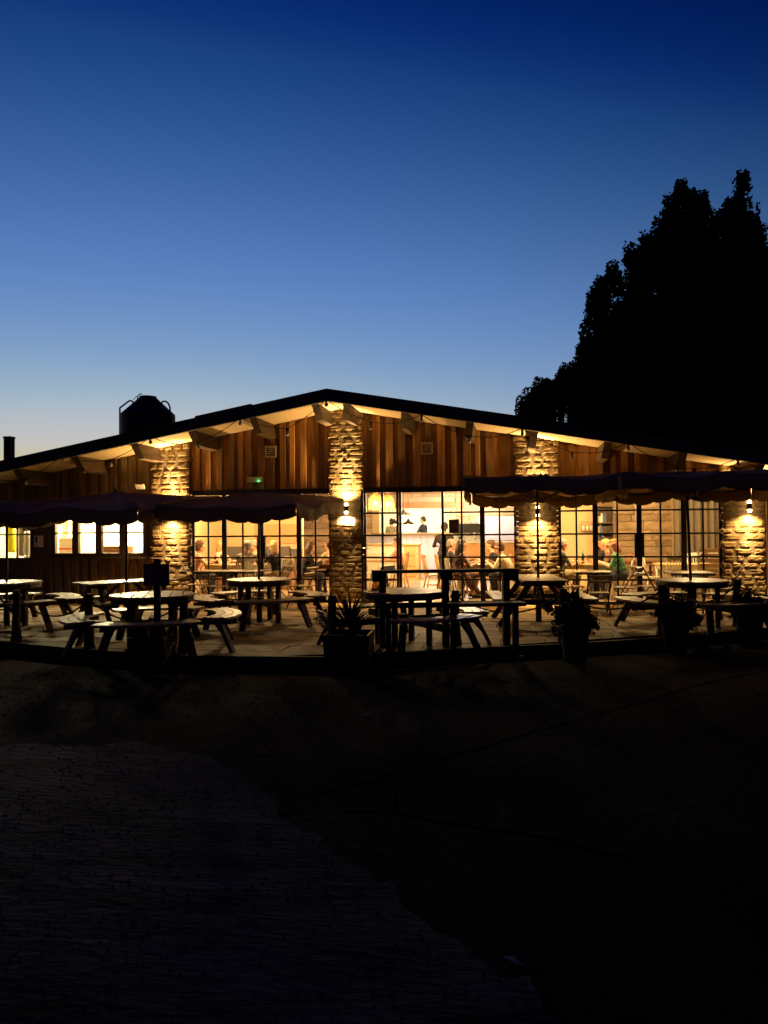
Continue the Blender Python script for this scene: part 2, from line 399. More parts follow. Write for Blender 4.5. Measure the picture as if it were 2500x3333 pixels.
# bays
P1 = (X(508, FY), X(620, FY)); P2 = (X(1083, FY), X(1183, FY)); P3 = (X(1685, FY), X(1817, FY)); P4 = (X(2352, FY), X(2480, FY))
HEAD = 2.40
# back-up wall above the glazing and behind the kitchen cladding
def wallslab(x0, x1, z0, y0=FY + .06, y1=FY + .2, m=mortar, name='wall'):
    xs = [x0] + ([RX] if x0 < RX < x1 else []) + [x1]
    b = B()
    for i in range(len(xs) - 1):
        a, c = xs[i], xs[i + 1]
        b.add([(a, y0, z0), (c, y0, z0), (c, y0, zs(c)), (a, y0, zs(a)), (a, y1, z0), (c, y1, z0), (c, y1, zs(c)), (a, y1, zs(a))],
              [(0, 1, 2, 3), (5, 4, 7, 6), (3, 2, 6, 7), (1, 0, 4, 5), (0, 3, 7, 4), (2, 1, 5, 6)])
    return bp(b, name, m)
wallslab(P1[1] - .02, XR, HEAD + .06)

# cladding: board on board, every board its own piece
def cladding(x0, x1, z0, z1, name, ma):
    panel = thing_part(name); x = x0; proud = random.random() < .5; k = 0
    while x < x1 - .03:
        w = random.uniform(.095, .17) * (1.0 if proud else .85); w = min(w, x1 - x)
        xc = x + w / 2; top = (zs(xc) + .02) if z1 is None else z1
        y0 = FY + (-.012 if proud else .036) + random.uniform(-.004, .004); ww = w + (.035 if not proud else -.004)
        put('board', UNIT[ma], panel, (xc + OFF.x, (y0 + .02) + OFF.y, (z0 + top) / 2), (0, random.uniform(-.0015, .0015), random.uniform(-.02, .02)), (ww, .028, top - z0))
        x += w; proud = not proud; k += 1
    return panel
def thing_part(name):
    o = bpy.data.objects.new(name, None); COL.objects.link(o); o.parent = bld; o.empty_display_size = .1; return o
def unit_board(m):
    b = B(); e = .06
    b.add([(-.5, .5, -.5), (-.5, -.5 + .0, -.5), (-.5 + e, -.5, -.5), (.5 - e, -.5, -.5), (.5, -.5 + .25, -.5), (.5, .5, -.5)] +
          [(-.5, .5, .5), (-.5, -.5 + .0, .5), (-.5 + e, -.5, .5), (.5 - e, -.5, .5), (.5, -.5 + .25, .5), (.5, .5, .5)],
          [(0, 1, 2, 3, 4, 5), (11, 10, 9, 8, 7, 6)] + [(i, 6 + i, 6 + (i + 1) % 6, (i + 1) % 6) for i in range(6)])
    return b.mesh('board', m)
UNIT = {'cedar': unit_board(clad), 'oak': unit_board(clad_grey)}
cladding(P1[1], P2[0], HEAD + .07, None, 'cladding', 'cedar')
cladding(P2[1], P3[0], HEAD + .07, None, 'cladding', 'cedar')
cladding(P3[1], P4[0], HEAD + .07, None, 'cladding', 'cedar')
cladding(P4[1] + .02, XR, HEAD + .07, None, 'cladding', 'cedar')

# stone
def stone_mesh(seed):
    random.seed(seed); nx, nz = 5, 4; b = B(); g = []
    for j in range(nz + 1):
        for i in range(nx + 1):
            u, v = i / nx - .5, j / nz - .5
            e = max(abs(u), abs(v)) * 2
            n = noise.noise(Vector((u * 3.1 + seed * 9.7, v * 2.6 + seed * 3.3, seed))) * .03 + noise.noise(Vector((u * 7 + seed, v * 6, seed * 2.1))) * .03
            y = -.5 + .045 * max(0, e - .78) / .22 + (n if e < .95 else n * .3 + .05)
            g.append((u * (.97 + .04 * random.random()), y, v * (.95 + .06 * random.random())))
    vs = list(g); ring = [i for i in range(nx + 1)] + [nx + (nx + 1) * j for j in range(1, nz + 1)] + [nz * (nx + 1) + i for i in range(nx - 1, -1, -1)] + [(nx + 1) * j for j in range(nz - 1, 0, -1)]
    back = [(g[i][0], .5, g[i][2]) for i in ring]; o = len(vs); vs += back
    fs = [(j * (nx + 1) + i, j * (nx + 1) + i + 1, (j + 1) * (nx + 1) + i + 1, (j + 1) * (nx + 1) + i) for j in range(nz) for i in range(nx)]
    n = len(ring); fs += [(ring[k], o + k, o + (k + 1) % n, ring[(k + 1) % n]) for k in range(n)]
    return b.add(vs, fs).mesh('stone', None)
STONES = [stone_mesh(k + 1) for k in range(9)]
random.seed(11)
def stone_set(m):
    out = []
    for me in STONES:
        c = me.copy(); c.materials.append(m); out.append(c)
    return out
SET_OUT = stone_set(stone)
stone_in = mat('pale_interior_stone', (.52, .36, .20), .9, .25, 5, bump=.6, rnd=.25, bscale=18, coord='OBJ', stretch=(.5, 1, .3))
SET_IN = stone_set(stone_in)
def stones(parent, x0, x1, z0, zt, y, meshes, ch=(.10, .17), sw=(.2, .42), depth=.12, hole=None, rel=.02, jit=.02):
    z = z0; off = OFF if parent.name.startswith(('stone_pillar', 'interior_stone')) else Vector((0, 0, 0))
    while z < zt - .03:
        h = min(random.uniform(*ch), zt - z); x = x0 - random.uniform(0, .06)
        if zt - z - h < .06: h = zt - z
        while x < x1:
            w = random.uniform(*sw)
            if x1 - x - w < sw[0] * .6: w = x1 - x + random.uniform(0, .03)
            segs = [(x, x + w)]
            if hole and z + h > hole[2] + .02 and z < hole[3] - .02:
                segs = []
                if x < hole[0]: segs.append((x, min(x + w, hole[0])))
                if x + w > hole[1]: segs.append((max(x, hole[1]), x + w))
            for a, c in segs:
                if c - a < .05: continue
                put('stone', random.choice(meshes), parent, ((a + c) / 2 + off.x, y + depth / 2 + random.uniform(-rel, jit) + off.y, z + h / 2),
                    (0, random.uniform(-.02, .02), random.uniform(-.02, .02)), (c - a - .011, depth, h - .010))
            x += w
        z += h
def pillar(x0, x1):
    p = thing_part('stone_pillar'); zt = max(zs(x0), zs(x1)) + .03
    stones(p, x0 - .02, x1 + .02, 0.0, zt, FY - .15, SET_OUT, rel=.004, jit=.004, depth=.18, ch=(.09, .16), sw=(.15, .38))
    B().box(x0 + .03, x1 - .03, FY - .140, FY + .2, 0, min(zs(x0), zs(x1)) - .02).obj('mortar_core', mortar, p, OFF)
    return p
for P_ in (P1, P2, P3, P4): pillar(*P_)
# returning side of the right-hand end pillar
p4s = thing_part('stone_pillar'); B().box(P4[1] + .02, P4[1] + .10, FY + .05, FY + .6, 0, zs(P4[1]) - .02).obj('mortar_core', mortar, p4s, OFF)

# glazed screens
BARS = [.50, .97, 1.44, 1.915]
def glazed_panel(x0, x1, mun, y=FY, kind='window_panel', lockbox=None, fw=.052, parent=None, loc=None, rz=0, bottom=.0):
    w = x1 - x0; b = B(); D0, D1 = -.03, .03
    b.box(0, fw, D0, D1, bottom, HEAD); b.box(w - fw, w, D0, D1, bottom, HEAD)
    b.box(fw, w - fw, D0, D1, HEAD - .05, HEAD); b.box(fw, w - fw, D0, D1, bottom, bottom + .06)
    for z in BARS: b.box(fw, w - fw, -.018, .018, z - .018, z + .018)
    zz = [bottom + .06] + BARS + [HEAD - .05]
    for m in mun:
        for i in range(len(zz) - 1):
            b.box(m - x0 - .018, m - x0 + .018, -.016, .016, zz[i] + (.018 if i else 0), zz[i + 1] - (.018 if i < len(zz) - 2 else 0))
    o = b.obj(kind, frame_m, bld, Vector(loc or (x0, y, 0)) + OFF, (0, 0, rz))
    xs = [fw] + [m - x0 for m in mun] + [w - fw]
    for i in range(len(xs) - 1):
        for j in range(len(zz) - 1):
            B().box(xs[i] + .012, xs[i + 1] - .012, -.003, .003, zz[j] + .012, zz[j + 1] - .012).obj('glass_pane', glass, o)
    if lockbox is not None:
        B().box(lockbox - .045, lockbox + .045, -.034, .034, .985, 1.425).obj('lock_case', frame_m, o)
    return o
def seg(pxs): return [X(p, FY, 1780) for p in pxs]
a = seg((627, 679, 731, 791, 851, 911, 974, 1028, 1080))
glazed_panel(a[0], a[2], [a[1]]); glazed_panel(a[2], a[4], [a[3]], kind='door_leaf', lockbox=a[4] - a[2] - .05); glazed_panel(a[4], a[6], [a[5]], kind='door_leaf', lockbox=.05); glazed_panel(a[6], a[8], [a[7]])
c = seg((1185, 1245, 1308, 1438, 1504, 1571, 1627, 1682))
glazed_panel(c[0], c[2], [c[1]])
leaf = glazed_panel(0, c[2] - c[0] - .02, [(c[2] - c[0]) * .56], kind='door_leaf', lockbox=.06, loc=(c[0] - .02, FY - .19, 0), rz=R(5.0), bottom=.02)
hb = B(); hb.tube([(.05, -.04, 1.17), (.05, -.085, 1.17), (.06, -.09, 1.17), (.19, -.09, 1.175)], .011, 8); hb.ball((.05, -.045, 1.03), .02)
hb.obj('door_handle', metal_lt, leaf, smooth=True)
glazed_panel(c[3], c[5], [c[4]], kind='door_leaf', lockbox=.05); glazed_panel(c[5], c[7], [c[6]])
bp(B().box(c[2], c[3], FY - .03, FY + .03, HEAD - .05, HEAD), 'door_head', frame_m)
d = seg((1819, 1877, 1938, 2010, 2081, 2151, 2226, 2289, 2349))
glazed_panel(d[0], d[2], [d[1]]); glazed_panel(d[2], d[4], [d[3]], kind='door_leaf', lockbox=d[4] - d[2] - .05); glazed_panel(d[4], d[6], [d[5]], kind='door_leaf', lockbox=.05); glazed_panel(d[6], d[8], [d[7]])
e5 = P4[1] + .12
glazed_panel(e5, e5 + 1.4, [e5 + .7]); glazed_panel(e5 + 1.4, e5 + 2.8, [e5 + 2.1])
for x0, x1 in ((P1[1], P2[0]), (P2[1], P3[0]), (P3[1], P4[0]), (P4[1], XR)):
    bp(B().box(x0, x1, FY - .02, FY + .2, HEAD + .002, HEAD + .066), 'lintel', frame_m)
    bp(B().box(x0 + .02, x1 - .02, FY - .1, FY + .1, -.02, -.003), 'threshold', mat('stone_sill', (.42, .34, .22), .8, .15, 6))

# kitchen end: boards, casement window, half-glazed door
KW = (X(172, FY), X(484, FY)); KZ = (1.08, 2.16)
KD = (X(-70, FY), X(104, FY))
wallslab(XL, KD[0], 0); wallslab(KD[1], KW[0], 0); wallslab(KW[1], P1[0] + .05, 0)
bp(B().box(KW[0] - .01, KW[1] + .01, FY + .06, FY + .2, 0, KZ[0]), 'wall', mortar)
wallslab(KW[0] - .01, KW[1] + .01, KZ[1]); wallslab(KD[0] - .01, KD[1] + .01, 2.16)
cladding(XL, KD[0], 0, None, 'cladding', 'oak'); cladding(KD[1], KW[0] - .02, 0, None, 'cladding', 'oak')
cladding(KW[0] - .02, KW[1] + .02, 0, KZ[0] - .14, 'cladding', 'oak'); cladding(KW[0] - .02, KW[1] + .02, KZ[1] + .05, None, 'cladding', 'oak')
cladding(KW[1] + .02, P1[0] - .02, 0, None, 'cladding', 'oak'); cladding(KD[0], KD[1], 2.2, None, 'cladding', 'oak')
fr = mat('brown_window_frame', (.10, .065, .03), .6, .3, 3, stretch=(2, 2, 1), bump=.2)
wx = [(X(p, FY), X(q, FY)) for p, q in ((182, 237), (257, 313), (332, 390), (410, 467))]
win = thing_part('casement_window')
bw = B(); bw.box(KW[0], wx[0][0], FY - .03, FY + .08, KZ[0] - .08, KZ[1] + .05)
for i in range(3): bw.box(wx[i][1], wx[i + 1][0], FY - .03, FY + .08, KZ[0], KZ[1])
bw.box(wx[3][1], KW[1], FY - .03, FY + .08, KZ[0] - .08, KZ[1] + .05); bw.box(wx[0][0], wx[3][1], FY - .03, FY + .08, KZ[0] - .08, KZ[0]); bw.box(wx[0][0], wx[3][1], FY - .03, FY + .08, KZ[1], KZ[1] + .05)
for x0, x1 in wx: bw.box(x0, x1, FY - .01, FY + .03, 1.528, 1.56)
bw.obj('window_frame', fr, win, OFF)
B().box(KW[0] - .08, KW[1] + .08, FY - .09, FY + .05, KZ[0] - .13, KZ[0] - .083).obj('window_sill', fr, win, OFF)
for x0, x1 in wx:
    for z0, z1 in ((KZ[0], 1.528), (1.56, KZ[1])): B().box(x0, x1, FY + .005, FY + .011, z0, z1).obj('glass_pane', glass, win, OFF)
door = thing_part('kitchen_door')
bd = B(); xm = [KD[0] + .09, (X(20, FY)), X(53, FY), X(99, FY)]
bd.box(KD[0], KD[0] + .09, FY - .02, FY + .04, 0, 2.16); bd.box(xm[3], KD[1], FY - .02, FY + .04, 0, 2.16)
bd.box(KD[0] + .09, xm[3], FY - .02, FY + .04, 0, .98); bd.box(KD[0] + .09, xm[3], FY - .02, FY + .04, 2.05, 2.16)
bd.box(X(54, FY), X(58.5, FY), FY - .015, FY + .035, .98, 2.05); bd.box(KD[0] + .09, xm[3], FY - .013, FY + .033, 1.50, 1.535)
bd.obj('door_leaf', fr, door, OFF)
for x0, x1 in ((KD[0] + .09, X(54, FY)), (X(58.5, FY), xm[3])):
    for z0, z1 in ((.98, 1.5), (1.535, 2.05)): B().box(x0, x1, FY + .005, FY + .01, z0, z1).obj('glass_pane', glass, door, OFF)
B().tube([(KD[1] - .06, FY - .02, 1.02), (KD[1] - .06, FY - .07, 1.02), (KD[1] - .17, FY - .07, 1.02)], .01, 8).obj('door_handle', metal_lt, door, OFF)

# interior shell: floors, ceiling, partitions
bp(B().box(P1[0] - .1, XR, FY + .1, YB, -.1, -.002), 'interior_floor', floor_in)
bp(B().box(XL, P1[0] - .1, FY + .1, YB, -.1, -.002), 'kitchen_floor', mat('kitchen_tile_floor', (.4, .37, .3), .5))
bp(B().box(XL, XR, FY + .2, YB, 2.78, 2.84), 'ceiling', ceil_m)
bp(B().box(-8.0, -7.9, FY + .2, 20.0, 0, 2.78), 'partition_wall', plaster)          # between kitchen and dining room
NB = 20.0
nx1 = X(985, NB)
bp(B().box(-12.4, nx1, NB, NB + .12, 0, 2.78), 'partition_wall', plaster)             # behind the banquette
bp(B().box(-9.9, nx1 - .001, NB - .012, NB - .002, 0, .0 + 1.05), 'dado_panel', grey_fab)
bp(B().box(X(829, NB), X(976, NB), NB - .03, NB - .004, 1.2, 1.72), 'wall_board', peach)
bp(B().box(XL, -8.0, 19.2, 19.3, 0, 2.78), 'kitchen_back_wall', white_wall)
SY = 26.6                                              # far stone wall with the serving hatch
bp(B().box(XL, XR, YB - .1, YB, 0, 2.78), 'back_wall', white_wall)
hx0, hx1 = X(1236, SY), X(1474, SY); HZ = (1.40, 2.26)
isw = thing_part('interior_stone_wall')
hb = B(); hb.box(-10, hx0, SY + .1, SY + .3, 0, 2.78); hb.box(hx1, 1.2, SY + .1, SY + .3, 0, 2.78); hb.box(hx0, hx1, SY + .1, SY + .3, HZ[1], 2.78); hb.box(hx0, hx1, SY + .1, SY + .3, 0, HZ[0])
hb.obj('wall_core', mat('pale_mortar', (.55, .42, .26), .9), isw, OFF)
stones(isw, -7.6, .9, .0, 2.78, SY, SET_IN, ch=(.17, .27), sw=(.35, .8), depth=.13, hole=(hx0 - .25, hx1 + .12, 0, HZ[1] + .22), rel=.01, jit=.015)
bp(B().box(hx0 - .25, hx1 + .12, SY - .03, SY + .1, HZ[1], HZ[1] + .22), 'hatch_beam', mat('terracotta_beam', (.50, .26, .12), .8, .15, 3))
bp(B().box(hx0 - .25, hx0, SY - .03, SY + .1, HZ[0], HZ[1]), 'hatch_jamb', plaster)
bp(B().box(hx1, hx1 + .12, SY - .03, SY + .1, HZ[0], HZ[1]), 'hatch_jamb', plaster)
bp(B().box(hx0 - .05, hx1 + .05, SY - .22, SY + .32, HZ[0] - .05, HZ[0]), 'hatch_counter', pine)
# the panelled front below the hatch
pf = thing_part('panelled_front')
xa = X(1190, SY); xb = X(1440, SY); n = 11
for i in range(n): B().box(xa + (xb - xa) * i / n + .006, xa + (xb - xa) * (i + 1) / n - .006, SY - .10, SY - .06, .1, HZ[0] - .052).obj('panel_board', white_panel, pf, OFF)
B().box(xa, xb, SY - .062, SY + .1, 0, HZ[0] - .052).obj('panel_back', white_panel, pf, OFF)
B().box(xa, xb, SY - .11, SY - .065, 0, .1).obj('skirting', mat('grey_skirting', (.25, .23, .24), .6), pf, OFF)
# right-hand room
CY_ = 20.6
bp(B().box(X(1790, CY_), X(1948, CY_), CY_, CY_ + .12, 0, 2.78), 'partition_wall', plaster)
isr = thing_part('interior_stone_wall')
rx0 = X(2003, 21.4)
B().box(rx0, XR, 21.5, 21.7, 0, 2.78).obj('wall_core', MATS['pale_mortar'], isr, OFF)
stones(isr, rx0, X(2190, 21.4), 0, 2.78, 21.4, SET_IN, ch=(.13, .24), sw=(.3, .75), depth=.13, rel=.01, jit=.02)
bp(B().box(X(2190, 21.3), X(2245, 21.3), 21.22, 21.4, 0, 2.78), 'plaster_reveal', mat('beige_plaster', (.60, .44, .27), .8, .05, 2))
bp(B().box(X(1948, 23.4), X(2010, 23.4), 23.4, 23.5, 0, 2.78), 'partition_wall', mat('warm_plaster', (.66, .45, .24), .8, .05, 2))
bp(B().box(XR - .1, XR, FY + .2, YB, 0, 2.78), 'side_wall', plaster)
bp(B().box(XL, XL + .1, FY + .2, YB, 0, 2.78), 'side_wall', white_wall)

# ------------------------------------------------------------------ lamps on the pillars
def wall_light(x, z, label, e_up, e_dn, y=None):
    y = y or FY - .262
    t = thing('wall_light', label, 'wall light', (x, y, z), 0, 'up and down lights on the stone pillars')
    B().lathe([(.038, -.06), (.042, -.055), (.042, .055), (.038, .06)], 16).obj('housing', metal_dk, t, smooth=False)
    B().box(-.02, .02, .03, .10, -.03, .03).obj('bracket', metal_dk, t)
    for s in (1, -1):
        B().lathe([(.03, 0), (.04, .012), (.036, .035), (.018, .055), (.0001, .06)], 14).obj('bulb', glow, t, (0, 0, s * .061), (0 if s > 0 else math.pi, 0, 0), True)
        e = e_up if s > 0 else e_dn; rt = (math.pi if s > 0 else 0, 0, 0)
        lamp('lamp', 'SPOT', (0, 0, s * .14), e * 2.6, (1.0, .72, .32), t, .03, 44, .9, rt)
        lamp('lamp', 'SPOT', (0, 0, s * .14), e * 1.15, (1.0, .60, .22), t, .03, 155, 1.0, rt)
    return t
zl = onY(1127, 1655, FY - .262).z
wall_light(X(555, FY - .262, 1680), onY(555, 1672, FY - .262).z, 'up and down wall light on the stone pillar beside the kitchen window', 300, 260)
wl2 = wall_light(X(1127, FY - .262, 1655), zl, 'up and down wall light on the stone pillar below the ridge, over a paper notice', 330, 190)
wall_light(X(1750, FY - .262, 1675), onY(1750, 1664, FY - .262).z, 'up and down wall light behind the parasol pole on the third stone pillar', 300, 260)
wall_light(X(2440, FY - .262, 1655), onY(2440, 1648, FY - .262).z, 'up and down wall light on the stone pillar at the far right', 230, 230)
# paper notice fixed below the second lamp
pn = B(); v = []
for j in range(5):
    for i in range(7): v.append((-.19 + .38 * i / 6, -.012 * math.sin(i * .9) - .02 * (1 - j / 4) ** 2, .17 * j / 4))
pn.add(v, [(j * 7 + i, j * 7 + i + 1, (j + 1) * 7 + i + 1, (j + 1) * 7 + i) for j in range(4) for i in range(6)])
q = onY(1126, 1708, FY - .225)
tag(pn.obj('paper_notice', mat('notice_paper', (.62, .55, .38), .9), None, q, (0, R(4), 0), True), 'blank curling paper notice hung under the lamp on the middle pillar', 'notice')

# ------------------------------------------------------------------ interior lights (kitchen strips, and added ceiling fittings out of view)
WARM = (1.0, .66, .31)
def added_downlight(x, y, e, col, label, r=.14, z=2.70):  # unseen round fitting with a lamp, added to light the rooms and diners
    t = thing('added_ceiling_light', label, 'ceiling light', (x, y, z), 0, 'added unseen ceiling lights inside')
    B().lathe([(.16, .078), (.16, .02), (.13, 0.0), (.0001, -.005)], 18).obj('diffuser', glow_soft, t, smooth=True)
    lamp('lamp', 'POINT', (0, 0, -.14), e, col, t, r)
    return t
added_downlight(-6.2, 17.15, 380, WARM, 'added unseen ceiling light above the table by the banquette')
added_downlight(-4.6, 20.6, 260, WARM, 'added unseen ceiling light between the banquette and the far stone wall')
added_downlight(-1.1, 17.2, 300, WARM, 'added unseen ceiling light above the diners behind the open door')
added_downlight(-2.4, 22.4, 190, (1, .72, .42), 'added unseen ceiling light over the bar floor')
added_downlight(1.9, 17.2, 300, (1, .70, .30), 'added unseen ceiling light above the diners in the right-hand room')
added_downlight(3.9, 17.6, 230, WARM, 'added unseen ceiling light above the empty tables in the right-hand room')
added_downlight(-1.2, 25.2, 240, (.95, .82, .70), 'added unseen ceiling light over the coffee counter')
added_downlight(6.2, 18.6, 200, WARM, 'added unseen ceiling light in the bay beyond the end pillar')
def tube_light(x, y, e, label, z=2.6, L_=1.2):
    t = thing('strip_light', label, 'strip light', (x, y, z), 0, 'kitchen strip lights')
    B().box(-L_ / 2, L_ / 2, -.05, .05, .04, .1).obj('housing', white_m, t); B().tube([(-L_ / 2, 0, 0), (L_ / 2, 0, 0)], .025, 8).obj('tube', glow_kit, t)
    for k in (-.4, 0, .4): lamp('lamp', 'POINT', (k * L_, -.06, -.05), e / 3, (1, .82, .46), t, .08)
tube_light(-9.6, 17.6, 820, 'strip light in the kitchen behind the casement window', 2.36)
tube_light(-12.3, 17.6, 620, 'strip light in the kitchen behind the half-glazed door', 2.36)
tube_light(X(1330, 29), 29.0, 900, 'strip light over the cooks behind the serving hatch')

# the two open pendant shades seen through the left of the open door
def pendant(px, py, Y, label, kind, grp):
    p = onY(px, py, Y); t = thing('pendant_lamp', label, 'pendant lamp', p, 0, grp)
    if kind == 'cloche':
        B().lathe([(.16, -.17), (.16, .0), (.15, .1), (.11, .18), (.04, .22), (.02, .24)], 20).obj('shade', shade_glass, t, smooth=True)
        for k in range(10):
            a = k * math.pi / 5; B().tube([(.163 * math.cos(a), .163 * math.sin(a), -.17), (.163 * math.cos(a), .163 * math.sin(a), .02), (.115 * math.cos(a), .115 * math.sin(a), .185), (.02 * math.cos(a), .02 * math.sin(a), .24)], .004, 5).obj('shade_wire', pine, t)
        B().ball((0, 0, 0), .042, 14).obj('bulb', glow, t, smooth=True)
        lamp('lamp', 'POINT', (0, 0, -.07), 30, WARM, t, .05)
    else:
        B().lathe([(.23, -.05), (.225, -.035), (.15, .02), (.06, .06), (.04, .12), (.02, .14)], 22).obj('shade', mat('dark_enamel', (.03, .02, .015), .4), t, smooth=True)
        B().ball((0, 0, -.03), .05, 12).obj('bulb', glow, t, smooth=True)
        lamp('lamp', 'SPOT', (0, 0, -.09), 90, (1, .8, .5), t, .06, 140, .6)
    B().tube([(0, 0, .13), (0, 0, 2.78 - p.z)], .006, 6).obj('cord', black_m, t)
pendant(1222, 1637, 18.3, 'amber wire cloche pendant lamp left of the two glowing by the open door', 'cloche', 'cloche pendants'); pendant(1262, 1641, 18.0, 'amber wire cloche pendant lamp right of the two glowing by the open door', 'cloche', 'cloche pendants')
pendant(1285, 1702, 25.6, 'dark dome pendant lamp left of the two hanging before the serving hatch', 'dome', 'dome pendants'); pendant(1329, 1702, 25.6, 'dark dome pendant lamp right of the two hanging before the serving hatch', 'dome', 'dome pendants')
pendant(1314, 1672, 22.5, 'dark dome pendant lamp hanging highest, behind the open door post', 'dome', 'dome pendants')

# ------------------------------------------------------------------ small things on the facade
def vent(px, py, label):
    p = onY(px, py, FY - .03); t = thing('louvre_vent', label, 'vent', p, 0, 'louvre vents in the gable')
    b = B(); b.box(-.125, -.1, -.02, .02, -.125, .125); b.box(.1, .125, -.02, .02, -.125, .125); b.box(-.1, .1, -.02, .02, .1, .125); b.box(-.1, .1, -.02, .02, -.125, -.1)
    vm = mat('buff_plastic', (.42, .33, .2), .5); b.obj('frame', vm, t); B().box(-.1, .1, .012, .02, -.1, .1).obj('backing', black_m, t)
    for k in range(5): B().bar((-.1, 0, -.082 + k * .041), (.1, 0, -.082 + k * .041), .035, .008, (0, .5, 1)).obj('louvre', vm, t)
vent(881, 1470, 'square louvre vent in the cladding left of the ridge pillar'); vent(1389, 1459, 'square louvre vent in the cladding right of the ridge pillar')
p = onY(830, 1561, FY - .05); t = thing('emergency_light', 'cream emergency light box with a green indicator on the cladding', 'emergency light', p)
B().box(-.17, .17, -.04, .04, -.055, .055).obj('casing', mat('cream_casing', (.5, .42, .28), .5), t); B().ball((.095, -.045, -.04), .018).obj('indicator', led_green, t); lamp('lamp', 'POINT', (.095, -.08, -.04), .08, (.1, 1, .25), t, .01)
p = onY(458, 1584, FY - .12); t = thing('floodlight', 'small square floodlight tilted on the dark boards left of the first pillar', 'floodlight', p)
B().bar((0, 0, -.05), (0, -.06, .05), .2, .035, (0, -1, .4)).obj('head', mat('pale_lens', (.6, .55, .42), .4), t); B().box(-.02, .02, .0, .12, -.1, -.04).obj('bracket', black_m, t)
p = onY(126, 1762, FY - .05); t = thing('wall_dispenser', 'white wall dispenser with a dark window between kitchen door and window', 'dispenser', p)
B().box(-.085, .085, -.05, .05, -.13, .13).obj('casing', white_m, t); B().box(-.05, .0, -.054, -.049, -.03, .11).obj('panel', black_m, t); B().box(-.05, .01, -.056, -.049, -.1, -.08).obj('nozzle', black_m, t)

# festoon cable with unlit bulbs along the fascia
fp = [(-60, 1545), (85, 1556), (208, 1478), (360, 1496), (490, 1422), (645, 1438), (782, 1361), (935, 1395), (1062, 1300), (1208, 1374), (1372, 1350), (1527, 1418), (1700, 1394), (1862, 1471), (2045, 1441), (2208, 1522), (2402, 1492), (2560, 1540)]
W3 = [onY(px, py, FY - OH - .0 + (.08 if i % 2 else -.04)) for i, (px, py) in enumerate(fp)]
fes = thing('festoon_lights', 'string of unlit pear bulbs swagged along the eaves of the gable', 'string lights', W3[8])
for i in range(len(W3) - 1):
    a_, b_ = W3[i] - W3[8], W3[i + 1] - W3[8]; low = .10
    B().tube([a_.lerp(b_, t / 10) - Vector((0, 0, low * math.sin(math.pi * t / 10) * (1 if True else 0) * (.5 if abs(a_.z - b_.z) > .15 else .9))) for t in range(11)], .008, 5).obj('cable', black_m, fes)
for i, w in enumerate(W3):
    o = B().lathe([(.018, 0), (.022, -.02), (.022, -.055), (.018, -.06)], 10).obj('bulb_holder', black_m, fes, w - W3[8])
    B().lathe([(.015, -.058), (.022, -.07), (.036, -.1), (.038, -.118), (.028, -.142), (.0001, -.152)], 12).obj('bulb', bulb_off, fes, w - W3[8], None, True)

# ------------------------------------------------------------------ silo, flue
p = onY(482, 1418, 40.0); k = 40.5 / 2500
st = thing('silo', 'dark steel silo with conical top, hatch and curved pipes rising behind the roof', 'silo', (p.x, 40, -.14))
zt = lambda py: onY(482, py, 40).z + .14
rad = 91 * k
B().lathe([(rad, 0), (rad, zt(1350)), (rad * .34, zt(1297)), (.0001, zt(1297))], 40).obj('tank', tank_m, st)
B().lathe([(28 * k, zt(1300)), (29 * k, zt(1296)), (29 * k, zt(1291)), (.0001, zt(1288))], 24).obj('hatch', tank_m, st)
for s in (-1, 1):
    r_ = 3 * k
    if s < 0: q = [(-92, 1420), (-92, 1330), (-92, 1328), (-62, 1309), (-54, 1305), (-46, 1308), (-40, 1316)]
    else: q = [(92, 1420), (92, 1345), (91, 1332), (86, 1320), (76, 1312), (66, 1312), (58, 1320)]
    B().tube([(dx * k, -rad * .25, zt(py)) for dx, py in q], r_, 8).obj('pipe', tank_m, st, smooth=True)
B().tube([(-30 * k, -.3, zt(1302)), (-27 * k, -.3, zt(1290)), (-20 * k, -.3, zt(1284)), (-12 * k, -.3, zt(1286))], .03, 5).obj('weed_stem', leaf_m, st)  # thin weed growing on the silo cap
B().tube([(-27 * k, -.3, zt(1290)), (-36 * k, -.3, zt(1294)), (-44 * k, -.3, zt(1302))], .02, 5).obj('weed_stem', leaf_m, st)
p = onY(30, 1480, 17.2); t = thing('flue', 'square dark flue standing on the left roof slope', 'flue', (p.x, 17.2, p.z - .35))
hh = onY(30, 1428, 17.2).z - p.z + .35
B().box(-.09, .09, -.09, .09, 0, hh).obj('stack', tank_m, t); B().box(-.10, .10, -.10, .10, hh, hh + .05).obj('cap', tank_m, t)

# ------------------------------------------------------------------ trees
def leaf_cloud(name, pts_fn, n, size, parent, m, flat=1.0):
    rng = np.random.default_rng(sum(map(ord, name)) + n)
    P0 = pts_fn(rng, n); a = rng.normal(size=(n, 3)); a /= np.linalg.norm(a, axis=1)[:, None]
    c = rng.normal(size=(n, 3)); c -= (c * a).sum(1)[:, None] * a; c /= np.linalg.norm(c, axis=1)[:, None]
    s = size * rng.uniform(.6, 1.3, (n, 1)); a *= s; c *= s * .75
    v = np.stack([P0 - a, P0 + c * .8, P0 + a, P0 - c * .8], 1).reshape(-1, 3)
    me = bpy.data.meshes.new(name); me.vertices.add(4 * n); me.loops.add(4 * n); me.polygons.add(n)
    me.vertices.foreach_set('co', v.ravel()); me.loops.foreach_set('vertex_index', np.arange(4 * n)); me.polygons.foreach_set('loop_start', np.arange(0, 4 * n, 4))
    me.materials.append(m); me.update(); me.validate(); return put(name, me, parent)
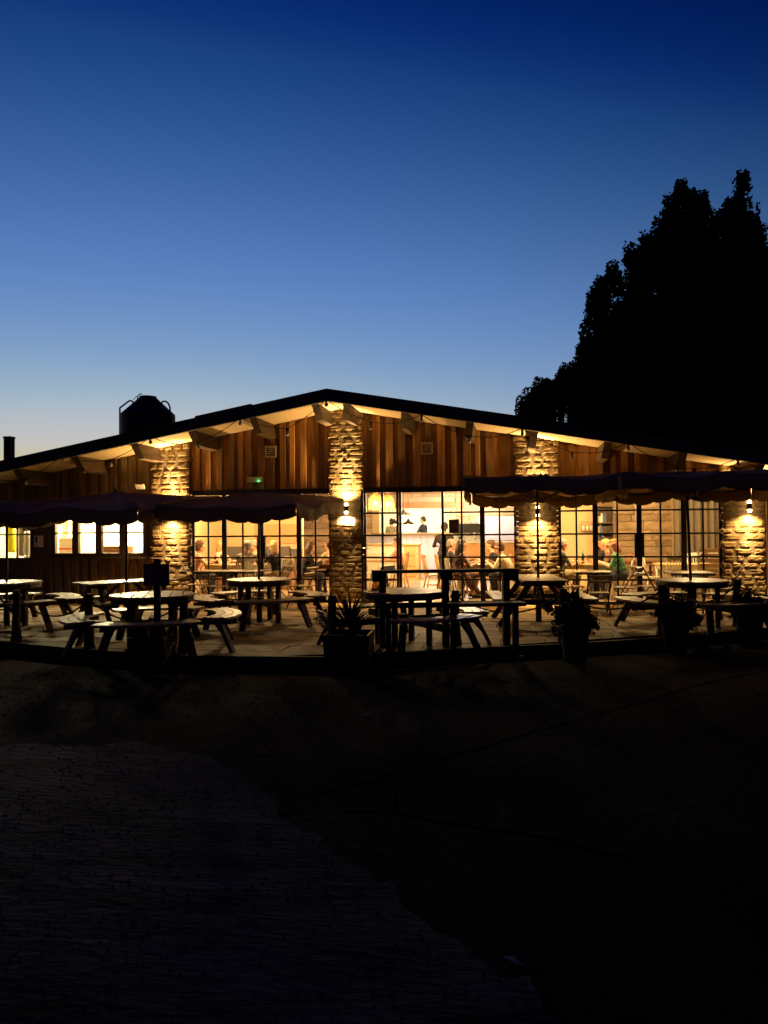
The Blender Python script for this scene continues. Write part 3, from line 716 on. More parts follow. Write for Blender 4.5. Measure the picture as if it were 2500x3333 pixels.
def poplar(px, Y, tops, label, seed):
    """tops: (photo x, photo y of tip, half width m) of each upright leader"""
    base = onY(px, 1700, Y); t = thing('poplar_tree', label, 'tree', (base.x, Y, -.14), 0, 'poplars behind the building')
    rng = random.Random(seed); lobes = []
    for (tx, ty, hw) in tops:
        q = onY(tx, ty + (48 if seed == 1 else 18), Y); lobes.append((q.x - base.x, rng.uniform(-1.5, 1.5), q.z + .14, hw))
    tb = B(); tb.tube([(0, 0, 0), (.1, 0, 3), (.0, .1, 6)], [.55, .42, .3], 10)
    for lx, ly, lz, hw in lobes: tb.tube([(0, 0, 2.2), (lx * .55, ly * .6, lz * .38), (lx * .92, ly, lz * .62), (lx, ly, lz * .97)], [.28, .18, .10, .02], 7)
    tb.obj('trunk', bark, t, smooth=True)
    def pts(r, n):
        out = []; w = np.array([l[2] * l[3] for l in lobes]); w = w / w.sum()
        for (lx, ly, lz, hw), ww in zip(lobes, w):
            m_ = int(n * ww); ncl = int(lz * hw * 9)
            # clusters on short upright twigs
            u = r.uniform(0.12, 1, ncl) ** .85; z = u * lz
            prof = hw * np.minimum(1, np.sin(np.clip((1 - u) * 8.0, 0, 1.57))) * (.55 + .45 * np.minimum(1, u * 2.2)) * r.uniform(.72, 1.12, ncl)
            th = r.uniform(0, 2 * np.pi, ncl); rr = prof * np.sqrt(r.uniform(.15, 1, ncl))
            cx = lx * np.minimum(1, .45 + u * .8) + rr * np.cos(th); cy = ly + rr * np.sin(th)
            k = r.integers(0, ncl, m_); jit = r.uniform(-1, 1, size=(m_, 3)) * np.array([.32, .32, .5])
            out.append(np.stack([cx[k], cy[k], z[k]], 1) + jit)
        return np.concatenate(out)
    tot = int(sum(l[2] * l[3] for l in lobes) * 480)
    def pts2(r, n):
        o = pts(r, n + 400); return o[:n]
    leaf_cloud('crown', pts2, tot, .125, t, foliage)
poplar(2420, 46, [(2398, 560, 1.15), (2425, 600, 1.2), (2468, 670, 1.0), (2365, 640, 1.1), (2335, 660, 1.1), (2350, 760, 1.5), (2440, 800, 1.9), (2500, 760, 1.6)], 'tallest black poplar at the right edge of the photo', 1)
poplar(2270, 47, [(2262, 592, 1.0), (2305, 596, 1.15), (2200, 628, .95), (2250, 760, 1.7), (2310, 860, 1.9)], 'poplar with three narrow tips left of the tallest poplar', 2)
poplar(2130, 45, [(2172, 660, .85), (2150, 700, .8), (2100, 760, .9), (2180, 850, 1.7), (2090, 800, 1.0)], 'poplar with a stepped top in the middle of the dark tree group', 3)
poplar(2030, 44, [(2042, 815, .9), (1985, 880, .75), (2050, 950, 1.5), (1950, 925, .7), (1925, 970, .7), (1965, 1060, 1.2), (1915, 1090, .6)], 'lower poplar with a rounded pointed top at the left of the tree group', 4)
poplar(2560, 44, [(2540, 760, 1.6), (2600, 700, 1.6), (2480, 1000, 1.8), (2620, 900, 2.0)], 'poplar mostly cut off by the right edge of the photo', 5)
poplar(2190, 42, [(1900, 1110, .6), (1960, 1150, 1.3), (2060, 1100, 1.8), (2180, 1050, 2.1), (2300, 1040, 2.1), (2410, 1080, 2.0), (1890, 1190, .7)], 'broad lower poplar thicket filling the foot of the tree group', 6)
q = onY(1850, 1400, 40); t = thing('willow_tree', 'drooping willow low beside the poplars above the right roof slope', 'tree', (q.x, 40, -.14))
tb = B(); tb.tube([(0, 0, 0), (0, 0, 3), (.2, 0, 4.6)], [.35, .28, .15], 9); strands = []
rng = random.Random(5)
for (tx, ty) in [(1715, 1290), (1745, 1255), (1775, 1235), (1800, 1240), (1830, 1215), (1860, 1190), (1880, 1185), (1900, 1180), (1765, 1260), (1820, 1235), (1850, 1215), (1730, 1300), (1790, 1250), (1890, 1210), (1920, 1200)]:
    for k in range(8):
        a_ = onY(tx + rng.uniform(-14, 14), ty + rng.uniform(0, 60), 40); e_ = Vector((a_.x - q.x, rng.uniform(-1.2, 1.2), a_.z + .14))
        if k == 0: tb.tube([(0, 0, 3.6), (e_.x * .6, e_.y, e_.z * .9), e_], [.09, .05, .015], 6)
        for j in range(5):
            dx = rng.uniform(-.35, .35) - .12; strands.append((e_ + Vector((rng.uniform(-.3, .3), rng.uniform(-.3, .3), 0)), dx, rng.uniform(.7, 2.0)))
tb.obj('trunk', bark, t, smooth=True)
def wpts(r, n):
    out = []; per = n // len(strands) + 1
    for e_, dx, ln in strands:
        u = r.uniform(0, 1, per); x_ = e_.x + dx * np.minimum(1, u * 2.5) ; z_ = e_.z + .12 * np.sin(np.minimum(u * 8, 3.14)) - ln * u ** 1.3
        out.append(np.stack([x_, e_.y + 0 * u, z_], 1) + r.normal(size=(per, 3)) * .035)
    return np.concatenate(out)[:n]
leaf_cloud('crown', wpts, 46000, .07, t, foliage)

# ------------------------------------------------------------------ picnic tables
def round_table(loc, rz, label, rt=.555):
    t = thing('round_picnic_table', label, 'picnic table', (loc[0], loc[1], 0), rz, 'round picnic tables on the patio')
    n = 7; H = .74; w = 2 * rt / n
    for i in range(n):
        x0 = -rt + i * w + .006; x1 = x0 + w - .012; pl = []; m_ = 6
        for k in range(m_ + 1):
            x = x0 + (x1 - x0) * k / m_; pl.append((x, -math.sqrt(max(rt * rt - x * x, .0004))))
        for k in range(m_ + 1):
            x = x1 - (x1 - x0) * k / m_; pl.append((x, math.sqrt(max(rt * rt - x * x, .0004))))
        if i == 3:   # hole for the parasol in the middle plank: two halves
            half = [p for p in pl if p[1] < 0] + [(x1, -.03), (x0, -.03)]; B().prism(half, H - .032, H).obj('plank', wood_out, t)
            half = [(x0, .03), (x1, .03)] + [p for p in pl if p[1] > 0]; B().prism(half, H - .032, H).obj('plank', wood_out, t)
        else: B().prism(pl, H - .032, H).obj('plank', wood_out, t)
    ap = B(); ra, rb, m_ = rt - .012, rt - .045, 28
    vs = [(r_ * math.cos(2 * math.pi * k / m_), r_ * math.sin(2 * math.pi * k / m_), z) for (r_, z) in ((ra, H - .10), (ra, H - .034), (rb, H - .034), (rb, H - .10)) for k in range(m_)]
    ap.add(vs, [(j * m_ + k, j * m_ + (k + 1) % m_, ((j + 1) % 4) * m_ + (k + 1) % m_, ((j + 1) % 4) * m_ + k) for j in range(4) for k in range(m_)]).obj('apron', wood_leg, t)
    for k in range(4):
        a_ = k * math.pi / 2 + math.pi / 4; B().box(-.035, .035, -.035, .035, 0, H - .034).obj('table_leg', wood_leg, t, (.37 * math.cos(a_), .37 * math.sin(a_), 0), (0, 0, a_))
    for k in range(2):
        a_ = k * math.pi / 2; dx, dy = math.cos(a_), math.sin(a_)
        B().bar((-1.12 * dx, -1.12 * dy, .345 + k * .001), (1.12 * dx, 1.12 * dy, .345 + k * .001), .045, .09).obj('beam', wood_leg, t)
    B().box(-.06, .06, -.06, .06, .39, .42).obj('parasol_socket', wood_leg, t)
    for k in range(4):
        a0 = k * math.pi / 2; bn = put('bench', None, t, (0, 0, 0), (0, 0, a0))
        for (r0, r1) in ((.84, .945), (.957, 1.062), (1.074, 1.18)):
            m_ = 8; sp = R(37) * (1 if r1 < 1.1 else .93); pl = [(r1 * math.cos(-sp + 2 * sp * i / m_), r1 * math.sin(-sp + 2 * sp * i / m_)) for i in range(m_ + 1)] + [(r0 * math.cos(sp - 2 * sp * i / m_), r0 * math.sin(sp - 2 * sp * i / m_)) for i in range(m_ + 1)]
            B().prism(pl, .428, .46).obj('plank', wood_out, bn)
        for s in (-1, 1):
            am = s * R(27); c_, s_ = math.cos(am), math.sin(am)
            B().bar((.99 * c_, .99 * s_, .39), (1.17 * c_, 1.17 * s_ + s * .03, .0), .05, .095, (-s_, c_, 0)).obj('bench_leg', wood_leg, bn)
            B().bar((.85 * c_, .85 * s_, .40), (1.16 * c_, 1.16 * s_, .40), .045, .055).obj('bearer', wood_leg, bn)
            B().bar((.93 * c_, .93 * s_, .36), (1.07 * c_, 1.07 * s_, .2), .03, .04).obj('brace', wood_leg, bn)
    return t
def TP(px, py, z=.74): q = onZ(px, py, z); return (q.x, q.y, 0)
tb0 = TP(22, 1893); round_table(tb0, R(40), 'round picnic table under the parasol at the left edge, before the half-glazed kitchen door')
tb3 = TP(498, 1933); t3 = round_table(tb3, R(22), 'round picnic table without a parasol behind the dark sign')
tb4 = (-4.33, 12.75, 0); round_table(tb4, R(34), 'round picnic table under the parasol left of the middle pillar')
tb5 = TP(1312, 1922); round_table(tb5, R(35), 'round picnic table with a glass carafe behind the timber stand')
tb7 = TP(2252, 1887); round_table(tb7, R(28), 'round picnic table in shadow at the far right under a parasol')
def rect_table(loc, rz, label):                          # local y = long axis
    t = thing('picnic_table', label, 'picnic table', (loc[0], loc[1], 0), rz, 'rectangular picnic tables on the patio'); Ln = 1.6; w = .118
    for i in range(6):
        x0 = -.36 + i * .121; B().box(x0, x0 + w, -Ln / 2, Ln / 2, .715, .745).obj('plank', wood_out, t)
    for s in (-1, 1):
        for k in range(2):
            x0 = s * .70 + (-.122 if k == 0 else .004); B().box(x0, x0 + w, -Ln / 2, Ln / 2, .425, .455).obj('bench_plank', wood_out, t)
        for yy in (-.55, .55): B().bar((s * .2, yy, .70), (s * .72, yy, 0), .09, .045, (0, 1, 0)).obj('leg', wood_leg, t)
    for yy in (-.55, .55):
        B().box(-.83, .83, yy + .024, yy + .065, .33, .424).obj('seat_beam', wood_leg, t); B().box(-.36, .36, yy + .024, yy + .065, .64, .714).obj('top_beam', wood_leg, t)
        B().bar((0, yy * .95, .36), (0, yy * .25, .70), .06, .04).obj('brace', wood_leg, t)
    return t
tb2 = TP(412, 1890, .745); rect_table(tb2, R(-38), 'rectangular picnic table under the parasol before the kitchen window')
tb6 = TP(1752, 1879, .745); rect_table(tb6, R(7), 'rectangular picnic table under the lettered parasol before the third pillar')
# carafe on the round table
p = onZ(1222, 1921, .74); t = thing('carafe', 'squat glass carafe with a narrow neck on the round table behind the timber stand', 'carafe', p)
B().lathe([(.05, 0), (.054, .004), (.05, .06), (.03, .12), (.018, .155), (.022, .175), (.02, .175), (.016, .155), (.027, .12), (.046, .06), (.048, .008), (.0001, .006)], 18).obj('body', make_glass('smoky_glass', (.74, .60, .34), .05, 1.35), t, smooth=True)
B().lathe([(.0001, .0), (.05, .0), (.05, .012), (.0001, .012)], 14).obj('base', black_m, t, (0, 0, .001))
B().tube([(.02, 0, .165), (.05, 0, .16), (.055, 0, .12), (.035, 0, .09)], .005, 6).obj('handle', MATS['smoky_glass'], t)

# ------------------------------------------------------------------ parasols
def parasol(pole, rz, hw, hd, ze, za, label, tilt=(0, 0), lean=(0, 0), text=None, val=.20, phase=0, shift=(0, 0)):
    t = thing('parasol', label, 'parasol', (pole[0], pole[1], 0), 0, 'canvas parasols on the patio')
    pm = mat('parasol_pole_timber', (.05, .03, .018), .5)
    B().tube([(0, 0, .0), (lean[0], lean[1], za - .02)], .022, 10).obj('pole', pm, t, smooth=True)
    B().lathe([(.05, .0), (.05, .35), (.03, .38)], 12).obj('ground_tube', metal_dk, t)
    head = put('canopy_frame', None, t, (lean[0] + shift[0], lean[1] + shift[1], ze), (R(tilt[0]), R(tilt[1]), rz))
    zh = za - ze; n = 28; m_ = 10
    def edge_pt(k, s):                                   # side k, s in 0..1
        c_ = [(-hw, -hd), (hw, -hd), (hw, hd), (-hw, hd)]; a_, b_ = c_[k], c_[(k + 1) % 4]
        return (a_[0] + (b_[0] - a_[0]) * s, a_[1] + (b_[1] - a_[1]) * s)
    def sag(s): return -.072 * abs(math.sin(2 * math.pi * s)) ** 1.2
    V = []; Fc = []
    for k in range(4):
        o = len(V)
        for j in range(m_ + 1):
            v = j / m_
            for i in range(n + 1):
                s = i / n; x, y_ = edge_pt(k, s)
                z = zh * (1 - v) ** 1.05 + sag(s) * v ** 1.6 +   .024 * math.sin(9 * s + 5 * v + k * 2 + phase) * v
                z -= .05 * math.sin(math.pi * v) * (abs(math.sin(2 * math.pi * s)))
                V.append((x * v, y_ * v, z))
        for j in range(m_):
            for i in range(n): Fc.append((o + j * (n + 1) + i, o + (j + 1) * (n + 1) + i, (o + (j + 1) * (n + 1) + i + 1), o + j * (n + 1) + i + 1))
    c_o = B().add(V, Fc).obj('canopy', canvas, head, smooth=True)
    nrm = [(0, -1), (1, 0), (0, 1), (-1, 0)]
    for k in range(4):
        ln = 2 * (hw if k % 2 == 0 else hd); ns = max(5, round(ln / .34)); n2 = ns * 10; V = []; Fc = []
        for j in range(4):
            for i in range(n2 + 1):
                s = i / n2; x, y_ = edge_pt(k, s); zt_ = sag(s) +   .024 * math.sin(9 * s + 5 + k * 2 + phase)
                zb = zt_ - val - .045 * math.sqrt(abs(math.sin(math.pi * ns * s)) + .02) + .02
                bul = .012 + .016 * math.sin(ns * .9 * math.pi * s + k + phase) * j / 3 + .02 * (j / 3) * math.sin(3 * s + phase)
                V.append((x + nrm[k][0] * bul, y_ + nrm[k][1] * bul, zt_ + (zb - zt_) * j / 3))
        for j in range(3):
            for i in range(n2): Fc.append((j * (n2 + 1) + i, (j + 1) * (n2 + 1) + i, (j + 1) * (n2 + 1) + i + 1, j * (n2 + 1) + i + 1))
        vo = B().add(V, Fc).obj('valance', canvas, head, smooth=True)
        sm = vo.modifiers.new('thick', 'SOLIDIFY'); sm.thickness = .003
    for (x, y_) in [(hw, hd), (-hw, hd), (hw, -hd), (-hw, -hd), (hw, 0), (-hw, 0), (0, hd), (0, -hd)]:
        B().bar((0, 0, zh - .05), (x * .98, y_ * .98, -.03), .018, .026).obj('rib', pm, head)
        B().bar((0, 0, zh - .42), (x * .5, y_ * .5, zh * .45 - .03), .014, .02).obj('strut', pm, head)
    B().lathe([(.045, zh - .45), (.05, zh - .40), (.03, zh - .38)], 12).obj('hub', pm, head); B().lathe([(.03, zh), (.035, zh + .03), (.0001, zh + .06)], 10).obj('finial', pm, head)
    if text:
        word('lettering', text, .15, mat('dark_lettering', (.022, .012, .006), .9), head, (0, hd - .03, -.19), (math.pi / 2, 0, math.pi))
    return t
parasol(tb6, R(1), 1.215, 1.72, 2.31, 2.45, 'canvas parasol with lettering on its far valance, over the rectangular table before the third pillar', text='The Bath Soft Cheese Co', tilt=(-1.6, 0), phase=.4, shift=(.06, -.05))
parasol(tb7, R(0), 1.33, 1.7, 2.31, 2.45, 'canvas parasol on a leaning pole at the far right', lean=(-.06, 0), phase=2.2, shift=(.10, -.1), tilt=(-1.0, 0))
parasol(tb4, R(1), 1.10, 1.75, 2.09, 2.25, 'canvas parasol left of the middle pillar with its lamp-lit side valance', tilt=(3.6, .6), phase=1.1, shift=(.03, .0))
parasol(tb2, R(2), 1.22, 1.75, 2.10, 2.25, 'canvas parasol over the rectangular table before the kitchen window', tilt=(4.6, .2), phase=3.3, shift=(-.2, 0))
parasol(tb0, R(-6), 1.25, 1.75, 2.02, 2.13, 'dusky blue-lit canvas parasol cut by the left edge of the photo', tilt=(4.4, 1.0), phase=.2, shift=(-.05, 0))

# ------------------------------------------------------------------ bistro furniture against the glass
def bistro_chair(loc, rz, label):                        # faces local +y
    t = thing('folding_chair', label, 'folding chair', (loc[0], loc[1], 0), rz, 'slatted folding chairs by the glass')
    for i in range(6): B().box(-.19, .19, -.19 + i * .066, -.135 + i * .066, .445, .462).obj('seat_slat', wood_out, t)
    for s in (-1, 1):
        B().bar((s * .205, .24, .01), (s * .205, -.26, .84), .012, .03, (1, 0, 0)).obj('frame_bar', metal_dk, t)
        B().bar((s * .19, -.24, .01), (s * .19, .17, .44), .012, .03, (1, 0, 0)).obj('leg', metal_dk, t)
    for z_, yy in ((.80, -.243), (.69, -.178)): B().bar((-.2, yy, z_), (.2, yy, z_), .018, .065, (0, -.55, .83)).obj('back_slat', wood_out, t)
    B().box(-.19, .19, -.16, -.145, .12, .135).obj('stretcher', metal_dk, t); B().box(-.19, .19, .15, .165, .17, .185).obj('stretcher', metal_dk, t)
    return t
def bistro_table(loc, rz, label, w=.68):
    t = thing('folding_table', label, 'folding table', (loc[0], loc[1], 0), rz, 'square folding tables by the glass')
    for i in range(8): B().box(-w / 2 + i * w / 8 + .003, -w / 2 + (i + 1) * w / 8 - .003, -w / 2, w / 2, .715, .737).obj('top_slat', wood_out, t)
    B().box(-w / 2 + .02, w / 2 - .02, -w / 2 + .03, -w / 2 + .06, .69, .714).obj('batten', metal_dk, t); B().box(-w / 2 + .02, w / 2 - .02, w / 2 - .06, w / 2 - .03, .69, .714).obj('batten', metal_dk, t)
    for s in (-1, 1):
        B().bar((s * .24, -.28, 0), (s * .24, .26, .7), .03, .012, (1, 0, 0)).obj('leg', metal_dk, t); B().bar((s * .27, .28, 0), (s * .27, -.26, .7), .03, .012, (1, 0, 0)).obj('leg', metal_dk, t)
    return t
yb = 15.35
bistro_table((X(697, yb), yb, 0), 0, 'left of the two square slatted tables pushed together by the left glazing'); bistro_table((X(797, yb), yb, 0), 0, 'right of the two square slatted tables pushed together by the left glazing')
bistro_chair((X(645, 15.2), 15.15, 0), R(-78), 'folding slatted chair left of the paired tables, beside the first pillar')
def bistro_stool(loc, rz, label):
    t = thing('folding_stool', label, 'stool', (loc[0], loc[1], 0), rz, 'slatted folding stools by the glass')
    for i in range(5): B().box(-.2, .2, -.17 + i * .07, -.11 + i * .07, .445, .462).obj('seat_slat', wood_out, t)
    for s in (-1, 1):
        B().bar((s * .18, .17, 0), (s * .18, -.15, .44), .012, .03, (1, 0, 0)).obj('leg', metal_dk, t); B().bar((s * .16, -.17, 0), (s * .16, .15, .44), .012, .03, (1, 0, 0)).obj('leg', metal_dk, t)
    B().box(-.17, .17, -.012, .012, .2, .225).obj('stretcher', metal_dk, t); return t
bistro_stool((X(712, 14.8), 14.8, 0), R(0), 'slatted stool tucked before the left of the paired tables'); bistro_stool((X(812, 14.8), 14.8, 0), R(3), 'slatted stool tucked before the right of the paired tables')
bistro_chair((X(905, 15.3), 15.3, 0), R(80), 'folding slatted chair just right of the paired tables')
bistro_chair((X(985, 15.0), 14.95, 0), R(70), 'folding slatted chair on its own left of the middle pillar, facing left')
yb2 = 15.2
bistro_table((X(1925, yb2), yb2, 0), 0, 'square slatted table before the diners in the right-hand glazing')
bistro_chair((X(1945, 14.5), 14.5, 0), R(3), 'folding chair with its back to us before the square table by the right-hand glazing').scale = (.95, .95, .86)
bistro_chair((X(1862, 15.1), 15.1, 0), R(-85), 'folding chair left of the square table, half hidden by the lettered table bench')
bistro_chair((X(2035, 14.9), 14.9, 0), R(68), 'folding chair facing left, right of the square table in the right-hand glazing')
bistro_chair((X(2112, 15.1), 15.2, 0), R(-65), 'folding chair facing right, left of the shadowed square table')
bistro_table((X(2240, 15.0), 15.0, 0), 0, 'square slatted table behind the shadowed round table', .8)
bistro_chair((X(2250, 14.5), 14.4, 0), R(-3), 'folding chair with its back to us behind the shadowed round table').scale = (.95, .95, .86)
bistro_chair((X(2365, 14.8), 14.8, 0), R(75), 'folding chair with two pale back slats before the end pillar')
for px, py, Y, lab in ((730, 1849, 15.45, 'left dark menu card lying on the paired slatted tables'), (808, 1848, 15.45, 'right dark menu card lying on the paired slatted tables')):
    tag(B().box(-.11, .11, -.075, .075, 0, .006).obj('menu_card', black_m, None, (X(px, Y), Y, .738), (0, 0, .2)), lab, 'menu')

# ------------------------------------------------------------------ timber stand (table with raised back rail) before the patio
pL = onZ(1246, 2150, -.14); pR = onZ(1672, 2140, -.14); ang = math.atan2(pR.y - pL.y, pR.x - pL.x); ln = (pR - pL).length
t = thing('timber_stand', 'dark heavy timber stand with a shelf and raised top rail before the patio', 'stand', pL, ang)
tm = mat('stand_timber', (.028, .021, .016), .8, .4, 3, stretch=(1, 3, 3), bump=.3)
B().box(-.12, ln + .12, .14, .30, 1.135, 1.175).obj('top_rail', tm, t); B().box(-.10, ln + .14, -.16, .12, .70, .745).obj('shelf', tm, t)
B().box(-.12, -.03, .10, .34, 1.03, 1.134).obj('rail_block', tm, t); B().box(ln - .04, ln + .11, .10, .34, 1.03, 1.134).obj('rail_block', tm, t); B().box(ln / 2 - .08, ln / 2 + .08, .10, .34, 1.05, 1.134).obj('rail_block', tm, t)
for xx in (0.02, ln / 2, ln - .04):
    B().box(xx - .045, xx + .045, .17, .27, .05, 1.134).obj('post', tm, t); B().box(xx + .05 - .035, xx + .05 + .035, -.12, -.04, .05, .70).obj('post', tm, t)
    B().bar((xx + .07, -.24, .028), (xx - .02, .36, .028), .10, .056).obj('foot', tm, t)

# ------------------------------------------------------------------ rope posts
posts = []
for px, py, lab in ((45, 2088, 'rough log rope post nearest the left edge of the photo'), (283, 2112, 'rough log rope post left of the planter with the sign'), (592, 2128, 'rough log rope post right of the planter with the sign'), (1080, 2128, 'rough log rope post behind the central spiky planter'), (1484, 2100, 'rough log rope post behind the middle of the timber stand'), (1836, 2092, 'rough log rope post behind the third planter'), (2158, 2070, 'rough log rope post at the near corner of the shadowed round table'), (2405, 2040, 'rough log rope post before the end pillar')):
    q = onZ(px, py, 0); t = thing('rope_post', lab, 'post', (q.x, q.y + .06, 0), random.uniform(0, 6), 'log rope posts along the patio edge')
    hp = .74; b = B(); b.tube([(0, 0, 0), (random.uniform(-.01, .01), 0, .1), (.01, .0, .3), (0, .01, .55), (.005, 0, hp)], [.085, .068, .058, .056, .052], 9); b.obj('log', log_m, t)
    b = B(); b.tube([(.066 * math.cos(a_ * .7), .066 * math.sin(a_ * .7), hp - .09 + a_ * .002) for a_ in range(0, 20)], .011, 6); b.obj('rope_knot', rope_m, t)
    for sx in (-1, 1): B().bar((sx * .06, 0, .006), (sx * .12, 0, .006), .03, .008).obj('bracket', metal_dk, t)
    posts.append(Vector((q.x, q.y + .06, hp - .08)))
def rope(a_, b_, sagz, lab):
    pts_ = [a_.lerp(b_, i / 16) - Vector((0, 0, sagz * 4 * (i / 16) * (1 - i / 16))) for i in range(17)]
    o = B().tube([p - a_ for p in pts_], .012, 7).obj('rope', rope_m, None, a_, None, True); tag(o, lab, 'rope', 'ropes between the log posts')
rope(posts[0] + Vector((-1.5, .45, -.02)), posts[0], .22, 'slack rope running off the left edge from the leftmost log post')
rope(posts[0], posts[1], .26, 'slack rope between the two leftmost log posts'); rope(posts[1], posts[2], .27, 'slack rope behind the planter with the sign')
rope(posts[4], posts[5], .24, 'slack rope from the timber stand to the third planter'); rope(posts[5], posts[6], .24, 'slack rope between third planter and shadowed round table'); rope(posts[6], posts[7], .24, 'slack rope before the shadowed round table')
rope(posts[7], posts[7] + Vector((1.4, 1.0, 0)), .22, 'slack rope running off the right edge from the last log post')

# ------------------------------------------------------------------ planters and plants
def blades(name, parent, loc, n, ln, wd, m, spread=1.0, seed=0, droop=.25):
    rg = random.Random(seed); b = B()
    for i in range(n):
        a_ = rg.uniform(0, 2 * math.pi); el = rg.uniform(.12, 1.25) * spread; L_ = ln * rg.uniform(.6, 1.1); r0 = rg.uniform(0, .03); vs = []
        d_ = Vector((math.cos(a_), math.sin(a_), 0)); sd = Vector((-d_.y, d_.x, 0)); m_ = 5
        for j in range(m_ + 1):
            u = j / m_; el2 = el + droop * u * u; c_ = d_ * (r0 + L_ * u * math.sin(el2)) + Vector((0, 0, L_ * u * math.cos(el2))); w_ = wd * (1 - u) ** .7 * (.5 + 1.2 * min(u * 4, 1)) * .6
            vs += [c_ - sd * w_, c_ + Vector((0, 0, -w_ * .5)), c_ + sd * w_]
        b.add(vs, [(3 * j + k, 3 * j + k + 1, 3 * j + k + 4, 3 * j + k + 3) for j in range(m_) for k in range(2)])
    return b.obj(name, m, parent, loc)
def shrub(parent, loc, r, h, n, size, seed, m=leaf_m):
    def pts(rng, k):
        c = rng.normal(size=(40, 3)) * np.array([r * .42, r * .42, h * .26]) + np.array([0, 0, h * .55]); i = rng.integers(0, 40, k); return c[i] + rng.normal(size=(k, 3)) * r * .16 + np.array(loc)
    o = leaf_cloud('foliage', pts, n + seed, size, parent, m)
    b = B(); rg = random.Random(seed)
    for i in range(7): b.tube([loc, (loc[0] + rg.uniform(-.3, .3) * r, loc[1] + rg.uniform(-.3, .3) * r, loc[2] + h * .5), (loc[0] + rg.uniform(-.9, .9) * r, loc[1] + rg.uniform(-.9, .9) * r, loc[2] + h * rg.uniform(.7, 1.05))], [.008, .005, .002], 5)
    b.obj('stems', bark, parent); return o
# crate planter with sign
q = onZ(492, 2172, -.14); t = thing('crate_planter', 'stacked plank crate planter below the dark sign', 'planter', q, R(9))
cm = mat('crate_timber', (.085, .052, .026), .85, .35, 3, stretch=(1, 3, 3), bump=.35, rnd=.2)
for j in range(3):
    z0 = .008 + j * .135; e_ = (.235, .25, .228)[j]; h_ = .128
    for (x0, x1, y0, y1) in ((-e_, e_, -e_, -e_ + .03), (-e_, e_, e_ - .03, e_), (-e_, -e_ + .03, -e_ + .031, e_ - .031), (e_ - .03, e_, -e_ + .031, e_ - .031)): B().box(x0, x1, y0, y1, z0, z0 + h_).obj('plank', cm, t)
B().box(-.2, .2, -.2, .2, .0, .36).obj('soil', soil, t)
tt = thing('grass_plant', 'thin spiky grass growing in the crate planter below the sign', 'plant', (q.x, q.y, q.z + .36)); blades('leaves', tt, (-.02, 0, 0), 60, .42, .008, leaf_m, .85, 3, .5); shrub(tt, (-.12, 0, 0), .14, .2, 500, .022, 5); shrub(tt, (.12, .05, 0), .12, .15, 400, .02, 6)
# the sign
q2 = onY(512, 1870, q.y + .02); t = thing('sign', 'dark slate sign on a timber post standing in the crate planter', 'sign', (q2.x, q2.y, q.z + .3), R(8))
B().box(-.04, .04, -.02, .02, 0, onY(512, 1818, q2.y).z - q.z - .3).obj('post', tm, t); zc = onY(512, 1870, q2.y).z - q.z - .3
B().box(-.165, .165, -.04, -.022, zc - .135, zc + .135).obj('board', dkblue, t); 
for a_, b_ in (((-.165, -.045, zc + .13), (.165, -.045, zc + .13)), ((-.165, -.045, zc - .13), (.165, -.045, zc - .13))): B().bar(a_, b_, .012, .012).obj('trim', black_m, t)
# central box planter with cordyline
q = onZ(1138, 2172, -.14); t = thing('box_planter', 'black square planter with a spiky cordyline in the middle of the patio edge', 'planter', q, R(3))
b = B(); e0, e1, h_ = .26, .29, .44; pr = [(-1, -1), (1, -1), (1, 1), (-1, 1)]
b.add([(x * e0, y_ * e0, 0) for x, y_ in pr] + [(x * e1, y_ * e1, h_) for x, y_ in pr] + [(x * (e1 - .04), y_ * (e1 - .04), h_) for x, y_ in pr] + [(x * (e1 - .05), y_ * (e1 - .05), h_ - .06) for x, y_ in pr], [(3, 2, 1, 0)] + [(4 * j + i, 4 * j + (i + 1) % 4, 4 * j + 4 + (i + 1) % 4, 4 * j + 4 + i) for j in range(3) for i in range(4)]); b.obj('box', pot_m, t)
B().box(-.24, .24, -.24, .24, .3, .385).obj('soil', soil, t); B().box(-.30, .30, -.30, -.27, .36, .42).obj('rim_board', pot_m, t)
tt = thing('cordyline', 'spiky dark cordyline growing in the central black planter', 'plant', (q.x + .02, q.y, q.z + .385)); B().tube([(0, 0, 0), (0, 0, .16)], [.03, .022], 8).obj('stem', bark, tt); blades('leaves', tt, (0, 0, .1), 95, .60, .018, yucca_m, 1.0, 8, .22)
tt = thing('trailing_flowers', 'wiry stems with small flower heads at the left of the central planter', 'plant', (q.x - .22, q.y, q.z + .385)); rg = random.Random(3); b = B(); fl = B()
for i in range(16):
    e_ = Vector((rg.uniform(-.26, .02), rg.uniform(-.12, .12), rg.uniform(.12, .42))); b.tube([(0, 0, 0), (e_.x * .7, e_.y * .5, e_.z * .45), e_], .003, 5)
    for k in range(5): f_ = e_ * rg.uniform(.5, 1); fl.ball(f_ + Vector((rg.uniform(-.015, .015), 0, rg.uniform(-.01, .01))), rg.uniform(.006, .014), 6)
    fl.ball(e_, .016, 7, 1.4, 1, .7)
b.obj('stems', bark, tt); fl.obj('flower_heads', yucca_m, tt)['kind'] = 'stuff'
